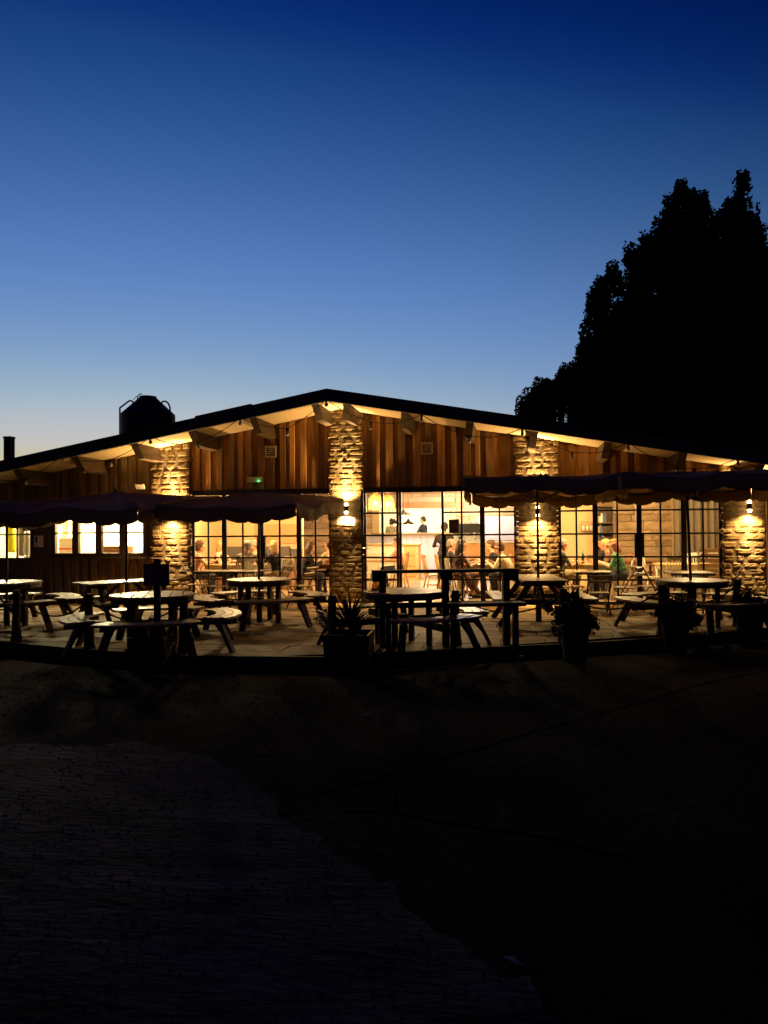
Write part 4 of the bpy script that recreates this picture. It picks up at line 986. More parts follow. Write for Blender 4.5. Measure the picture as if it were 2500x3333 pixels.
def pot(px, py, lab, plab, r=.2, h=.42, seed=1, hh=.55, big=False):
    q = onZ(px, py, -.14); t = thing('plant_pot', lab, 'pot', q); B().lathe([(r * .72, 0), (r * .76, .02), (r, h - .04), (r * 1.06, h - .04), (r * 1.06, h), (r * .94, h), (r * .9, h - .06), (.0001, h - .06)], 22).obj('body', pot_m, t); B().lathe([(r * .9, h - .058), (.0001, h - .05)], 16).obj('soil', soil, t)
    tt = thing('shrub', plab, 'plant', (q.x, q.y, q.z + h - .05)); shrub(tt, (0, 0, 0), r * 1.15, hh, 4200 if big else 3000, .026, seed); shrub(tt, (r * .9, -.03, 0), r * .8, hh * .45, 700, .026, seed + 9); shrub(tt, (-r * 1.0, 0, .02), r * .5, hh * .6, 260, .022, seed + 5)
pot(1872, 2150, 'dark tapered pot right of the timber stand', 'leafy shrub spilling from the pot right of the timber stand', .19, .45, 2, .38, True)
pot(2200, 2122, 'dark tapered pot before the shadowed round table', 'dense dark shrub in the pot before the shadowed round table', .19, .45, 3, .28)
pot(2440, 2092, 'dark tapered pot before the end pillar at the right edge', 'leafy shrub in the pot before the end pillar', .2, .42, 4, .32)

# ------------------------------------------------------------------ interior furniture
def spindle_chair(m, loc, rz, label, group='dining chairs inside'):
    t = thing('dining_chair', label, 'chair', (loc[0], loc[1], 0), rz, group)
    B().prism([(-.19, -.19), (.19, -.19), (.22, .0), (.21, .2), (-.21, .2), (-.22, .0)], .425, .455).obj('seat', m, t)
    for sx in (-1, 1):
        for sy in (-1, 1): B().tube([(sx * .15, sy * .14, .425), (sx * .175, sy * .18, .22), (sx * .2, sy * .22, 0)], [.015, .023, .014], 8).obj('leg', m, t, smooth=True)
        B().tube([(sx * .18, -.16, .19), (sx * .18, .17, .19)], .011, 6).obj('stretcher', m, t)
        B().tube([(sx * .17, -.17, .455), (sx * .185, -.215, .7), (sx * .19, -.25, .9)], [.016, .014, .012], 8).obj('back_post', m, t, smooth=True)
    B().tube([(-.18, 0, .19), (.18, 0, .19)], .011, 6).obj('stretcher', m, t)
    for k in range(5):
        x = -.115 + k * .0575; B().tube([(x * .9, -.175, .455), (x, -.225, .68), (x * 1.05, -.258, .88)], [.008, .011, .007], 6).obj('spindle', m, t)
    b = B(); v = []
    for j in range(2):
        for i in range(9):
            u = i / 8 * 2 - 1; x = u * .215; yy = -.268 + .03 * u * u
            for dy in (-.011, .011): v.append((x, yy + dy, (.865 if j == 0 else .955 - .02 * u * u)))
    f = []
    for i in range(8):
        a = i * 2; c = 18 + i * 2; f += [(a, a + 2, c + 2, c), (a + 1, c + 1, c + 3, a + 3), (c, c + 2, c + 3, c + 1), (a, a + 1, a + 3, a + 2)]
    f += [(0, 18, 19, 1), (16, 17, 35, 34)]
    b.add(v, f).obj('crest_rail', m, t); return t
def dining_table(loc, w, d, m, label, rz=0, leg=None):
    t = thing('dining_table', label, 'table', (loc[0], loc[1], 0), rz, 'dining tables inside')
    n = 4
    for i in range(n): B().box(-w / 2, w / 2, -d / 2 + i * d / n + .001, -d / 2 + (i + 1) * d / n - .001, .72, .75).obj('top_board', m, t)
    B().box(-w / 2 + .05, w / 2 - .05, -d / 2 + .05, d / 2 - .05, .64, .719).obj('apron', leg or m, t)
    for sx in (-1, 1):
        for sy in (-1, 1): B().lathe([(.022, 0), (.03, .05), (.024, .12), (.036, .3), (.03, .5), (.036, .64)], 10).obj('leg', leg or m, t, (sx * (w / 2 - .09), sy * (d / 2 - .09), 0), None, True)
    return t
t1y = 17.7
dining_table((X(765, t1y), t1y), 1.35, .8, pine, 'pale wooden dining table by the banquette in the left glazing', 0, white_paint)
dining_table((X(1040, 18.0), 18.0), .85, .75, brown_wood, 'brown dining table between the dark-haired woman and the man in beige')
dining_table((X(1240, 20.4), 20.4), 1.1, .8, pine, 'dining table before the man in pink behind the open door leaf', 0, white_paint)
dining_table((X(1558, 18.0), 18.0), 1.1, .8, pine, 'white-legged dining table of the group behind the closed door leaf', 0, white_paint)
dining_table((X(1902, 17.9), 17.9), 1.15, .8, pine, 'white-legged dining table with the wine bottle in the right-hand room', 0, white_paint)
dining_table((X(2225, 17.9), 17.9), 1.2, .8, pine, 'empty pale dining table in the right-hand room', 0, white_paint)
dining_table((X(2060, 19.8), 19.8), 1.1, .8, brown_wood, 'brown dining table before the interior stone wall')
for px, Y, rz, m, lab in ((2060, 19.1, 8, brown_wood, 'brown spindle chair before the brown table'), (2135, 19.9, 80, brown_wood, 'brown spindle chair at the right end of the brown table'), (2190, 17.2, 5, white_paint, 'cream spindle chair tucked before the empty pale table'), (2270, 18.7, 175, white_paint, 'cream spindle chair facing us behind the empty pale table'), (2335, 18.9, 165, white_paint, 'cream spindle chair before the curtain at the right'),
                          (2122, 18.0, -80, white_paint, 'cream spindle chair at the left end of the empty pale table'), (1218, 19.4, -8, white_paint, 'cream spindle chair with its back to us behind the open door leaf'), (1410, 18.7, -70, pine, 'pine chair standing empty in the open doorway')):
    spindle_chair(m, (X(px, Y), Y), R(rz), lab)
p = X(2318, 17.1); t = thing('high_back_seat', 'pale slatted high-backed seat inside the right end of the glazing', 'chair', (p, 17.1, 0), R(-12)); hm = mat('blond_wood', (.58, .38, .18), .5, .12, 3)
B().box(-.27, .27, -.24, .27, .4, .45).obj('seat', hm, t)
for k in range(6): B().box(-.24, .24, -.262, -.236, .50 + k * .105, .59 + k * .105).obj('back_board', hm, t)
for sx in (-1, 1): B().box(sx * .27 - .02, sx * .27 + .02, -.27, -.22, 0, 1.12).obj('back_post', white_paint, t); B().box(sx * .25 - .02, sx * .25 + .02, .22, .26, 0, .4).obj('leg', white_paint, t)
# banquette along the plaster wall
t = thing('banquette', 'grey upholstered banquette along the plaster wall behind the left glazing', 'bench', (X(860, NB), NB, 0)); w = 2.9
B().box(-w / 2 - .4, w / 2 - .5, -.6, -.03, 0, .44).obj('base', brown_wood, t)
for k in range(4): B().box(-w / 2 - .4 + k * .65 + .01, -w / 2 - .4 + (k + 1) * .65 - .01, -.6, -.1, .441, .52).obj('seat_cushion', grey_fab, t); B().box(-w / 2 - .4 + k * .65 + .01, -w / 2 - .4 + (k + 1) * .65 - .01, -.16, -.04, .53, 1.12).obj('back_cushion', grey_fab, t)
# pictures high on the plaster wall
for k, (px, w_) in enumerate(((655, .5), (745, .55), (810, .35))):
    q = onY(px, 1682, NB - .03); t = thing('picture', ['left small framed picture high on the plaster wall', 'middle framed picture high on the plaster wall', 'right small framed picture high on the plaster wall'][k], 'picture', q)
    B().box(-w_ / 2, w_ / 2, -.01, .01, -.09, .09).obj('frame', brown_wood, t); B().box(-w_ / 2 + .03, w_ / 2 - .03, -.014, -.01, -.06, .06).obj('print', mat('muted_print', (.35, .22, .14), .8, .6, 9), t)
# counters
ct = (X(1195, 23.2), X(1362, 23.2)); t = thing('wooden_counter', 'pine counter with a drawer end below the hatch, behind the open door', 'counter', ((ct[0] + ct[1]) / 2, 23.2, 0)); hw_ = (ct[1] - ct[0]) / 2
B().box(-hw_ - .03, hw_ + .05, -.05, .7, 1.06, 1.11).obj('worktop', pine, t); B().box(-hw_, hw_ - .45, 0, .65, .08, 1.059).obj('carcass', white_paint, t)
for k in range(3): B().box(hw_ - .445, hw_ - .09, -.012, .65, .10 + k * .32, .10 + (k + 1) * .32 - .012).obj('drawer', mat('orange_pine', (.55, .28, .10), .5, .12, 4, stretch=(1, 3, 3)), t)
B().box(hw_ - .088, hw_, -.014, .65, .08, 1.059).obj('end_panel', pine, t); B().box(-hw_, hw_, -.03, .62, 0, .078).obj('plinth', pine, t)
cb = (X(1484, 24.6), X(1720, 24.6)); t = thing('coffee_counter', 'panelled coffee counter before the far stone wall', 'counter', ((cb[0] + cb[1]) / 2, 24.6, 0)); hw_ = (cb[1] - cb[0]) / 2
B().box(-hw_, hw_, -.05, .65, 1.08, 1.12).obj('worktop', white_paint, t)
for k in range(6): B().box(-hw_ + k * hw_ / 3 + .01, -hw_ + (k + 1) * hw_ / 3 - .01, 0, .05, .0, 1.079).obj('panel', mat('orange_pine', (0, 0, 0)), t)
q = onY(1528, 1766, 24.9); t = thing('coffee_machine', 'dark coffee machine with cups on top on the coffee counter', 'coffee machine', (q.x, 24.9, 1.12))
B().box(-.42, .42, -.25, .25, .30, .58).obj('body', black_m, t); B().box(-.42, .42, .0, .25, .0, .30).obj('back', metal_lt, t); B().box(-.42, .42, -.25, .0, .0, .07).obj('drip_tray', metal_lt, t)
for k in range(3): B().lathe([(.04, 0), (.045, .06)], 12).obj('group_head', metal_lt, t, (-.25 + k * .25, -.13, .24)); B().bar((-.25 + k * .25, -.13, .25), (-.25 + k * .25, -.32, .23), .025, .025).obj('filter_handle', black_m, t)
for k in range(6): B().lathe([(.025, 0), (.04, .07)], 10).obj('cup', ceramic, t, (-.35 + k * .12, 0, .582), None, True)
for k, (px, h_, m) in enumerate(((1497, .3, green_glass), (1570, .28, black_m), (1545, .62, white_m))):
    q = onY(px, 1766, 24.75); tag(B().lathe([(.04, 0), (.042, h_ * .6), (.015, h_ * .75), (.015, h_), (.0001, h_)], 12).obj('bottle', m, None, (q.x, 24.7, 1.121), None, True), ['green bottle at the left of the coffee machine', 'dark bottle at the right of the coffee machine', 'tall white bottle before the coffee machine'][k], 'bottle')
# pale panel painted in for the white-lit part of the far stone wall
q0, q1 = X(1555, SY - .03), X(1700, SY - .03)
bp(B().box(q0, q1, SY - .05, SY - .03, 1.12, 1.95), 'lit_wall_panel', white_panel)
# menu board on the closed door leaf
q = onY(1478, 1713, FY + .08); t = thing('menu_board', 'small brown menu board with a white frame hung inside the door leaf', 'menu board', q)
B().box(-.095, .095, -.008, .008, -.135, .135).obj('board', mat('menu_brown', (.10, .03, .018), .7), t)
for a_, b_ in (((-.1, 0, -.14), (.1, 0, -.14)), ((-.1, 0, .14), (.1, 0, .14)), ((-.1, 0, -.14), (-.1, 0, .14)), ((.1, 0, -.14), (.1, 0, .14))): B().bar(a_, b_, .02, .014, (0, 1, 0)).obj('frame', white_m, t)
# shelf with books in the right-hand room
q = onY(1968, 1716, 20.4); t = thing('shelf_unit', 'dark shelf unit with books beside the cream wall', 'shelf', (q.x, 20.4, 0)); sm_ = mat('dark_shelf', (.09, .05, .025), .6)
for sx in (-1, 1): B().box(sx * .2 - .015, sx * .2 + .015, -.12, .12, 0, 2.1).obj('side', sm_, t)
for z in (.3, .7, 1.1, 1.4, 1.66, 2.08): B().box(-.185, .185, -.12, .12, z, z + .025).obj('shelf_board', sm_, t)
B().box(-.185, .185, .1, .12, 0, 2.08).obj('back', sm_, t)
rg = random.Random(4)
bc = [mat('book_white', (.7, .66, .55), .7), mat('book_red', (.35, .06, .04), .7), mat('book_blue', (.08, .12, .25), .7), mat('book_tan', (.45, .3, .15), .7)]
for z, cnt in ((1.687, 5), (1.127, 4), (1.427, 3)):
    x = -.17
    for k in range(cnt):
        w_ = rg.uniform(.025, .05); h_ = rg.uniform(.15, .24); i_ = rg.randrange(4)
        tag(B().box(0, w_, -.09, .04, 0, h_).obj('book', bc[i_], None, (q.x + x, 20.4, z)), 'small book upright on the %s shelf of the dark unit beside the cream wall' % {1.687: 'top', 1.127: 'lowest filled', 1.427: 'middle'}[z], 'book', 'books on the shelf unit'); x += w_ + .004
q = onY(1912, 1716, CY_ - .03); t = thing('wall_rack', 'small wooden rack with cream jars on the cream wall', 'rack', q)
B().box(-.17, .17, -.1, 0, -.1, -.08).obj('shelf_board', pine, t); B().box(-.17, .17, -.02, 0, -.1, .16).obj('back', pine, t)
for k in range(3): B().lathe([(.035, 0), (.04, .09), (.02, .12)], 10).obj('jar', ceramic, t, (-.11 + k * .1, -.05, -.079), None, True)
# curtains at the right end, hung from a rail inside
t = thing('curtain', 'grey-brown striped curtain hanging inside the right end of the glazing', 'curtain', (X(2300, 19.6), 19.6, 0)); b = B(); v = []
n = 60
cur = mat('striped_curtain', (.13, .10, .065), .9, .35, 2.2, stretch=(6, 6, .05))
for j in range(2):
    for i in range(n + 1): v.append((-.75 + 1.6 * i / n, .05 * math.sin(i * 1.05), .03 if j == 0 else 2.5))
b.add(v, [(i, i + 1, n + 2 + i, n + 1 + i) for i in range(n)]).obj('cloth', cur, t, smooth=True); B().tube([(-.8, 0, 2.53), (.9, 0, 2.53)], .015, 8).obj('rail', black_m, t)
# kitchen contents behind the casement
t = thing('kitchen_bench', 'white kitchen worktop under the casement window', 'worktop', (X(330, 16.75), 16.85, 0)); B().box(-1.5, 1.0, -.3, .3, .96, 1.0).obj('worktop', white_paint, t)
for sx in (-1.45, -.3, .95): B().box(sx - .03, sx + .03, -.27, .27, 0, .959).obj('leg', metal_lt, t)
q = onY(385, 1795, 16.8); t = thing('wooden_crate', 'dark wooden crate with bread on the worktop behind the casement window', 'crate', (q.x, 16.85, 1.0)); 
for k in range(3): B().box(-.42, .28, -.13, -.11, .0 + k * .075, .068 + k * .075).obj('slat', brown_wood, t); B().box(-.42, .28, .11, .13, .0 + k * .075, .068 + k * .075).obj('slat', brown_wood, t)
for sx in (-.42, .26): B().box(sx, sx + .02, -.109, .109, 0, .22).obj('end', brown_wood, t)
q = onY(222, 1795, 16.9); t = thing('kitchen_scale', 'white machine with a red band behind the left casement pane', 'machine', (q.x, 16.95, 1.0)); B().box(-.2, .22, -.12, .12, 0, .14).obj('base', white_m, t); B().box(-.2, .22, -.125, .12, .141, .18).obj('band', mat('red_plastic', (.6, .08, .08), .4), t); B().box(-.2, .22, -.12, .12, .181, .42).obj('body', white_m, t)
q = onY(212, 1690, 18.2); t = thing('timber_post', 'orange timber post and rail seen through the left casement pane', 'post', (q.x, 18.2, 0)); B().box(-.05, .05, -.05, .05, 0, 2.7).obj('post', mat('orange_pine', (0, 0, 0)), t); B().box(-.3, .4, -.03, .03, 1.72, 1.80).obj('rail', mat('orange_pine', (0, 0, 0)), t)
def garment(px, py, Y, w, h, m, lab, cat):
    q = onY(px, py, Y); b = B(); v = []
    for j in range(9):
        for i in range(9):
            u = i / 8 * 2 - 1; vv = j / 8; ww = w * (.55 + .45 * min(1, vv * 2.2)); v.append((u * ww, .03 * math.sin(u * 7 + vv * 2) * vv - .02 * (1 - u * u), -vv * h - (.08 * abs(u) if j == 0 else 0)))
    b.add(v, [(j * 9 + i, j * 9 + i + 1, (j + 1) * 9 + i + 1, (j + 1) * 9 + i) for j in range(8) for i in range(8)])
    o = b.obj('hanging_garment', m, None, q, None, True); sm = o.modifiers.new('thick', 'SOLIDIFY'); sm.thickness = .02; tag(o, lab, cat)
garment(35, 1700, 17.3, .13, .75, mat('hi_vis_yellow', (.75, .72, .02), .7), 'bright yellow jacket hanging behind the left pane of the kitchen door', 'jacket')
garment(72, 1705, 17.4, .13, .8, mat('grey_cloth', (.16, .15, .13), .9), 'grey apron hanging behind the right pane of the kitchen door', 'apron')
garment(90, 1725, 17.3, .10, .7, mat('stripe_cloth', (.3, .28, .25), .9, .4, 3, stretch=(8, 1, .1)), 'striped cloth hanging at the right of the kitchen door panes', 'apron')
q = onY(86, 1716, FY + .07); t = thing('door_notice', 'printed staff notice inside the kitchen door glass', 'notice', q); B().box(-.11, .11, 0, .004, -.09, .09).obj('sheet', mat('grey_notice', (.32, .30, .27), .8), t)
word('lettering', 'STAFF', .06, black_m, t, (0, -.004, .01), (math.pi / 2, 0, 0)); word('lettering', 'ONLY', .06, black_m, t, (0, -.004, -.06), (math.pi / 2, 0, 0))

# ------------------------------------------------------------------ tableware
def on_table(px, Y, m, prof, lab, cat, name, dz=.751, n=14):
    o = B().lathe(prof, n).obj(name, m, None, (X(px, Y), Y, dz), None, True); return tag(o, lab, cat)
plate = [(.0001, .004), (.06, .004), (.11, .018), (.12, .02), (.12, .016), (.07, 0), (.0001, 0)]
tumbler = [(.0001, .004), (.028, .004), (.033, .1), (.036, .1), (.032, 0), (.0001, 0)]
wine = [(.0001, 0), (.035, .002), (.005, .008), (.005, .08), (.03, .11), (.038, .15), (.03, .2), (.028, .2)]
for px, Y, lab in ((735, 17.55, 'white plate before the woman in the striped top'), (775, 17.7, 'white plate in the middle of the left dining table'), (815, 17.85, 'white plate at the right of the left dining table'), (1530, 17.85, 'white plate nearest the woman in the flowered dress'), (1600, 17.85, 'white plate before the man in the cream shirt'), (1565, 18.2, 'white plate at the far side of the table behind the door leaf'), (1870, 17.75, 'white plate before the man at the pillar in the right-hand room'), (1945, 17.8, 'white plate before the woman in green'), (1250, 20.25, 'white plate before the man in pink'), (1045, 17.9, 'white plate on the brown table')): on_table(px, Y, ceramic, plate, lab, 'plate', 'plate')
for px, Y, lab, m in ((1540, 18.05, 'dark filled tumbler left on the table behind the door leaf', black_m), (1532, 17.72, 'dark filled tumbler nearest the glass on the table behind the door leaf', black_m), (1225, 20.3, 'clear tumbler on the table before the man in pink', bottle_glass), (755, 17.9, 'clear tumbler on the left dining table', bottle_glass), (1885, 17.65, 'clear tumbler beside the wine bottle', bottle_glass), (1872, 17.95, 'clear tumbler behind the wine bottle', bottle_glass)): on_table(px, Y, m, tumbler, lab, 'glass', 'tumbler')
on_table(1897, 17.8, green_glass, [(.036, 0), (.037, .18), (.014, .23), (.013, .30), (.0001, .30)], 'green wine bottle on the right-hand dining table', 'bottle', 'wine_bottle'); on_table(1924, 17.8, bottle_glass, wine, 'stemmed glass right of the wine bottle', 'glass', 'wine_glass')
on_table(1578, 18.1, bottle_glass, [(.04, 0), (.042, .15), (.015, .2), (.016, .28), (.014, .28)], 'clear water bottle on the table behind the door leaf', 'bottle', 'water_bottle')
on_table(1915, 17.65, bottle_glass, wine, 'stemmed glass nearest the glass front in the right-hand room', 'glass', 'wine_glass')
for k, (px, r_, h_) in enumerate(((1500, .05, .16), (1512, .04, .2), (1556, .05, .14))): tag(B().lathe([(r_, 0), (r_, h_), (.0001, h_)], 12).obj('canister', [brown_wood, black_m, metal_lt][k], None, (X(px, 24.9), 25.1, 1.121 if k else 1.121), None, True), ['brown canister behind the green bottle on the coffee counter', 'black canister left of the coffee machine', 'steel canister behind the coffee machine'][k], 'canister')

# ------------------------------------------------------------------ people
skin = mat('skin', (.56, .30, .18), .55, .08, 12); skin_pale = mat('skin_pale', (.64, .38, .25), .55, .08, 12); skin_red = mat('skin_ruddy', (.54, .24, .13), .55, .08, 12)
trouser = mat('dark_trousers', (.03, .03, .04), .9); jeans = mat('blue_jeans', (.05, .07, .13), .9); khaki = mat('khaki_trousers', (.24, .18, .10), .9); shoe = mat('dark_shoes', (.02, .018, .016), .6)
hairs = {'brown': mat('brown_hair', (.09, .04, .018), .6, .3, 30), 'dark': mat('dark_hair', (.022, .012, .008), .5, .3, 30), 'blonde': mat('blonde_hair', (.46, .27, .10), .5, .25, 30), 'grey': mat('grey_hair', (.26, .22, .18), .6, .3, 30), 'ginger': mat('ginger_hair', (.26, .09, .03), .5, .3, 30)}
eye_m = mat('eye_dark', (.02, .015, .012), .2); lip_m = mat('lips', (.35, .12, .09), .5)
def pattern(name, base, other, scale, kind):
    m, N, L, P = nodes_of(name); g = N.new('ShaderNodeTexCoord'); P.inputs['Roughness'].default_value = .9
    if kind == 'stripe':
        w_ = N.new('ShaderNodeTexWave'); w_.bands_direction = 'Z'; w_.inputs['Scale'].default_value = scale; o = w_.outputs[0]; L.new(g.outputs['Object'], w_.inputs[0])
    else:
        w_ = N.new('ShaderNodeTexVoronoi'); w_.inputs['Scale'].default_value = scale; o = w_.outputs[0]; L.new(g.outputs['Object'], w_.inputs[0])
    r_ = N.new('ShaderNodeValToRGB'); r_.color_ramp.elements[0].position = .3 if kind != 'stripe' else .45; r_.color_ramp.elements[1].position = .42 if kind != 'stripe' else .55
    r_.color_ramp.elements[0].color = (*base, 1); r_.color_ramp.elements[1].color = (*other, 1); L.new(o, r_.inputs[0]); L.new(r_.outputs[0], P.inputs['Base Color']); return m
cl = {'striped': pattern('red_striped_jersey', (.40, .06, .05), (.62, .46, .28), 9, 'stripe'), 'black': mat('black_jersey', (.015, .013, .013), .9), 'greysh': mat('grey_shirt', (.24, .21, .16), .9, .15, 6), 'floral': pattern('dark_flowered_dress', (.30, .10, .07), (.018, .012, .012), 22, 'v'),
      'beige': mat('beige_jersey', (.48, .38, .24), .9), 'pink': mat('pink_shirt', (.72, .36, .28), .9), 'navy': mat('navy_shirt', (.03, .035, .05), .9), 'cream': mat('cream_shirt', (.70, .60, .42), .9, .1, 5), 'green': pattern('green_blouse', (.012, .07, .03), (.055, .17, .08), 16, 'v'), 'charcoal': mat('charcoal_jacket', (.03, .028, .027), .9), 'brownt': mat('brown_top', (.13, .07, .04), .9)}
def capsule(b, p, q, r0, r1, n=10):
    p = Vector(p); q = Vector(q); d = (q - p); L_ = d.length; d = d / L_ if L_ > 1e-6 else Vector((0, 0, 1)); pts_ = []; rr = []
    for k in range(4): a = math.pi / 2 * k / 4; pts_.append(p - d * (r0 * math.cos(a))); rr.append(max(r0 * math.sin(a), .0008))
    pts_ += [p, q]; rr += [r0, r1]
    for k in range(3, -1, -1): a = math.pi / 2 * k / 4; pts_.append(q + d * (r1 * math.cos(a))); rr.append(max(r1 * math.sin(a), .0008))
    b.tube(pts_, rr, n)
def remeshed(b, vox, name):
    me = b.mesh(name, None); o = bpy.data.objects.new('tmp', me); COL.objects.link(o)
    m = o.modifiers.new('r', 'REMESH'); m.mode = 'VOXEL'; m.voxel_size = vox
    s = o.modifiers.new('s', 'SMOOTH'); s.factor = .5; s.iterations = 2
    dg = bpy.context.evaluated_depsgraph_get(); out = bpy.data.meshes.new_from_object(o.evaluated_get(dg)); bpy.data.objects.remove(o); out.name = name; return out
def ik(S_, Hd, l1, l2, hint):
    d = Hd - S_; D = min(d.length, (l1 + l2) * .985); dn = d.normalized(); a = (l1 * l1 - l2 * l2 + D * D) / (2 * D); h = math.sqrt(max(l1 * l1 - a * a, 0)); hp = hint - dn * hint.dot(dn)
    return S_ + dn * a + hp.normalized() * h, S_ + dn * D
def person(px, Y, rz, label, top, hair, hcol, lean=12, yaw=0, nod=10, hands=((-.16, .42, .80), (.16, .42, .80)), sleeves='short', legs=None, sk=None, stand=False, dress=False, chair=None, chair_label=None, scale=1.0, apron=False, floor=0.0):
    sk = sk or skin; legs = legs or trouser; rzr = R(rz); l = R(lean)
    hz = .92 if stand else .53
    up = Vector((0, math.sin(l), math.cos(l))); pel = Vector((0, -.03, hz)); nb = pel + up * .50; hl = R(lean * .45); hup = Vector((0, math.sin(hl), math.cos(hl))); hc = nb + hup * .165
    off = Matrix.Rotation(rzr, 3, 'Z') @ Vector((hc.x, hc.y, 0)) * scale
    base = Vector((X(px, Y), Y, floor)) - Vector((off.x, off.y, 0))
    t = thing('person', label, 'person', base, rzr, 'people inside'); t.scale = (scale,) * 3
    caps = []
    def C(p, q, r0, r1, m): caps.append((Vector(p), Vector(q), r0, r1, m))
    SK, TP_, LG, SH = 0, 1, 2, 3
    side = Vector((1, 0, 0))
    C(pel - side * .075, pel + side * .075, .125, .125, LG if not dress else TP_); C(pel + up * .05, pel + up * .32, .135, .13, TP_); C(pel + up * .12 - side * .04, pel + up * .12 + side * .04, .12, .12, TP_)
    C(pel + up * .36 - side * .085, pel + up * .36 + side * .085, .112, .112, TP_); C(pel + up * .455 - side * .13, pel + up * .455 + side * .13, .062, .062, TP_ if sleeves != 'none' else SK)
    C(pel + up * .44, nb + hup * .07, .062, .054, SK)
    arm = []
    for s, hd in ((-1, hands[0]), (1, hands[1])):
        S_ = pel + up * .445 + side * (s * .175); el, wr = ik(S_, Vector(hd), .28, .25, Vector((s * .55, -.35, -.75))); ms = SK if sleeves == 'none' else TP_
        C(S_, S_.lerp(el, .55), .057, .05, ms); C(S_.lerp(el, .55), el, .046, .042, TP_ if sleeves in ('short', 'long') else SK); C(el, wr, .04, .027, TP_ if sleeves == 'long' else SK)
        f = (wr - el).normalized(); sd = f.cross(Vector((0, 0, 1))).normalized(); dn = sd.cross(f)
        pc = wr + f * .045
        for k in (-1, 0, 1): C(wr + sd * (k * .012), pc + sd * (k * .022) + f * .03, .017, .015, SK)
        for k in range(4):
            b0 = pc + sd * ((k - 1.5) * .021) + f * .035; ln = (.06, .07, .066, .052)[k]; mid = b0 + f * ln * .55 - dn * .004; C(b0, mid, .0098, .0092, SK); C(mid, mid + f * ln * .4 - dn * .022, .0092, .008, SK)
        C(wr + sd * (-s * .02) + f * .02, wr + sd * (-s * .05) + f * .055, .0115, .0105, SK); C(wr + sd * (-s * .05) + f * .055, wr + sd * (-s * .052) + f * .085, .0105, .009, SK)
    for s in (-1, 1):
        hip = pel + side * (s * .095) + Vector((0, .02, -.02))
        if stand: kn = Vector((s * .1, .02, .49)); an = Vector((s * .11, -.03, .09))
        else: kn = Vector((s * .13, .42, .50)); an = Vector((s * .13, .36, .09))
        C(hip, kn, .092, .064, LG if not dress else TP_); C(kn, an, .060, .042, LG if not dress else SK); C(an + Vector((0, -.02, -.035)), an + Vector((s * .02, .17, -.05)), .045, .038, SH)
    if dress:
        for k in range(5): x = (k - 2) * .07; C(Vector((x, .2, .47)), Vector((x * 1.5, .42, .16)), .09, .05, TP_)
    Rh = Matrix.Rotation(R(yaw), 3, 'Z') @ Matrix.Rotation(R(-nod), 3, 'X')
    Hh = lambda x, y_, z: hc + Rh @ Vector((x, y_, z))
    for (p, q, r0, r1) in (((0, -.022, .035), (0, .012, .035), .088, .084), ((0, .02, .03), (0, .03, -.03), .075, .064), ((-.012, .04, -.06), (.012, .04, -.06), .05, .05), ((0, .058, -.085), (0, .062, -.088), .03, .03), ((0, .094, .012), (0, .112, -.026), .010, .015), ((-.03, .078, .034), (.03, .078, .034), .018, .018), ((-.018, .084, -.058), (.018, .084, -.058), .012, .012),
                           ((-.085, -.008, .012), (-.085, -.006, -.018), .016, .012), ((.085, -.008, .012), (.085, -.006, -.018), .016, .012)): C(Hh(*p), Hh(*q), r0, r1, SK)
    b = B()
    for p, q, r0, r1, m in caps: capsule(b, p, q, r0, r1)
    me = remeshed(b, .0085, 'body')
    for m in (sk, top, legs, shoe): me.materials.append(m)
    n = len(me.polygons); cen = np.empty(n * 3); me.polygons.foreach_get('center', cen); cen = cen.reshape(-1, 3); best = np.full(n, 9.0); idx = np.zeros(n, dtype=np.int32)
    for p, q, r0, r1, m in caps:
        p_ = np.array(p); d_ = np.array(q) - p_; dd = max((d_ * d_).sum(), 1e-9); tt = np.clip(((cen - p_) @ d_) / dd, 0, 1); ds = np.linalg.norm(cen - p_ - tt[:, None] * d_, axis=1) - (r0 + (r1 - r0) * tt); k = ds < best; best[k] = ds[k]; idx[k] = m
    me.polygons.foreach_set('material_index', idx); me.polygons.foreach_set('use_smooth', np.ones(n, dtype=bool)); me.update(); put('body', me, t)
    for s in (-1, 1): B().ball(Hh(s * .031, .085, .016), .0115, 8, 1.2, .7, .8).obj('eye', eye_m, t, smooth=True)
    bl = B(); capsule(bl, Hh(-.02, .094, -.058), Hh(.02, .094, -.058), .006, .006, 6); bl.obj('mouth', lip_m, t, smooth=True)
    if hair:
        hb = B(); rg = random.Random(px); hm_ = hairs[hcol]
        capsule(hb, Hh(0, -.035, .058), Hh(0, .0, .07), .092, .082); capsule(hb, Hh(0, -.055, .03), Hh(0, -.06, -.03), .076, .06)
        capsule(hb, Hh(-.06, -.02, .05), Hh(-.066, -.03, .0), .035, .03); capsule(hb, Hh(.06, -.02, .05), Hh(.066, -.03, .0), .035, .03)
        if hair == 'long':
            for k in range(9):
                a = -1.9 + k * .475; x, y_ = .075 * math.sin(a), -.03 - .06 * math.cos(a); e_ = hc + Vector((x * 1.35, y_ * 1.5 - .02, -.30 - rg.uniform(0, .07))); capsule(hb, Hh(x, y_, .02), Hh(x * 1.1, y_ * 1.15, -.1), .038, .036); capsule(hb, Hh(x * 1.1, y_ * 1.15, -.1), e_, .036, .018)
        if hair == 'bob':
            for k in range(8): a = -1.9 + k * .54; x, y_ = .078 * math.sin(a), -.02 - .07 * math.cos(a); capsule(hb, Hh(x, y_, .03), Hh(x * 1.12, y_ * 1.1, -.13 - rg.uniform(0, .04)), .038, .026)
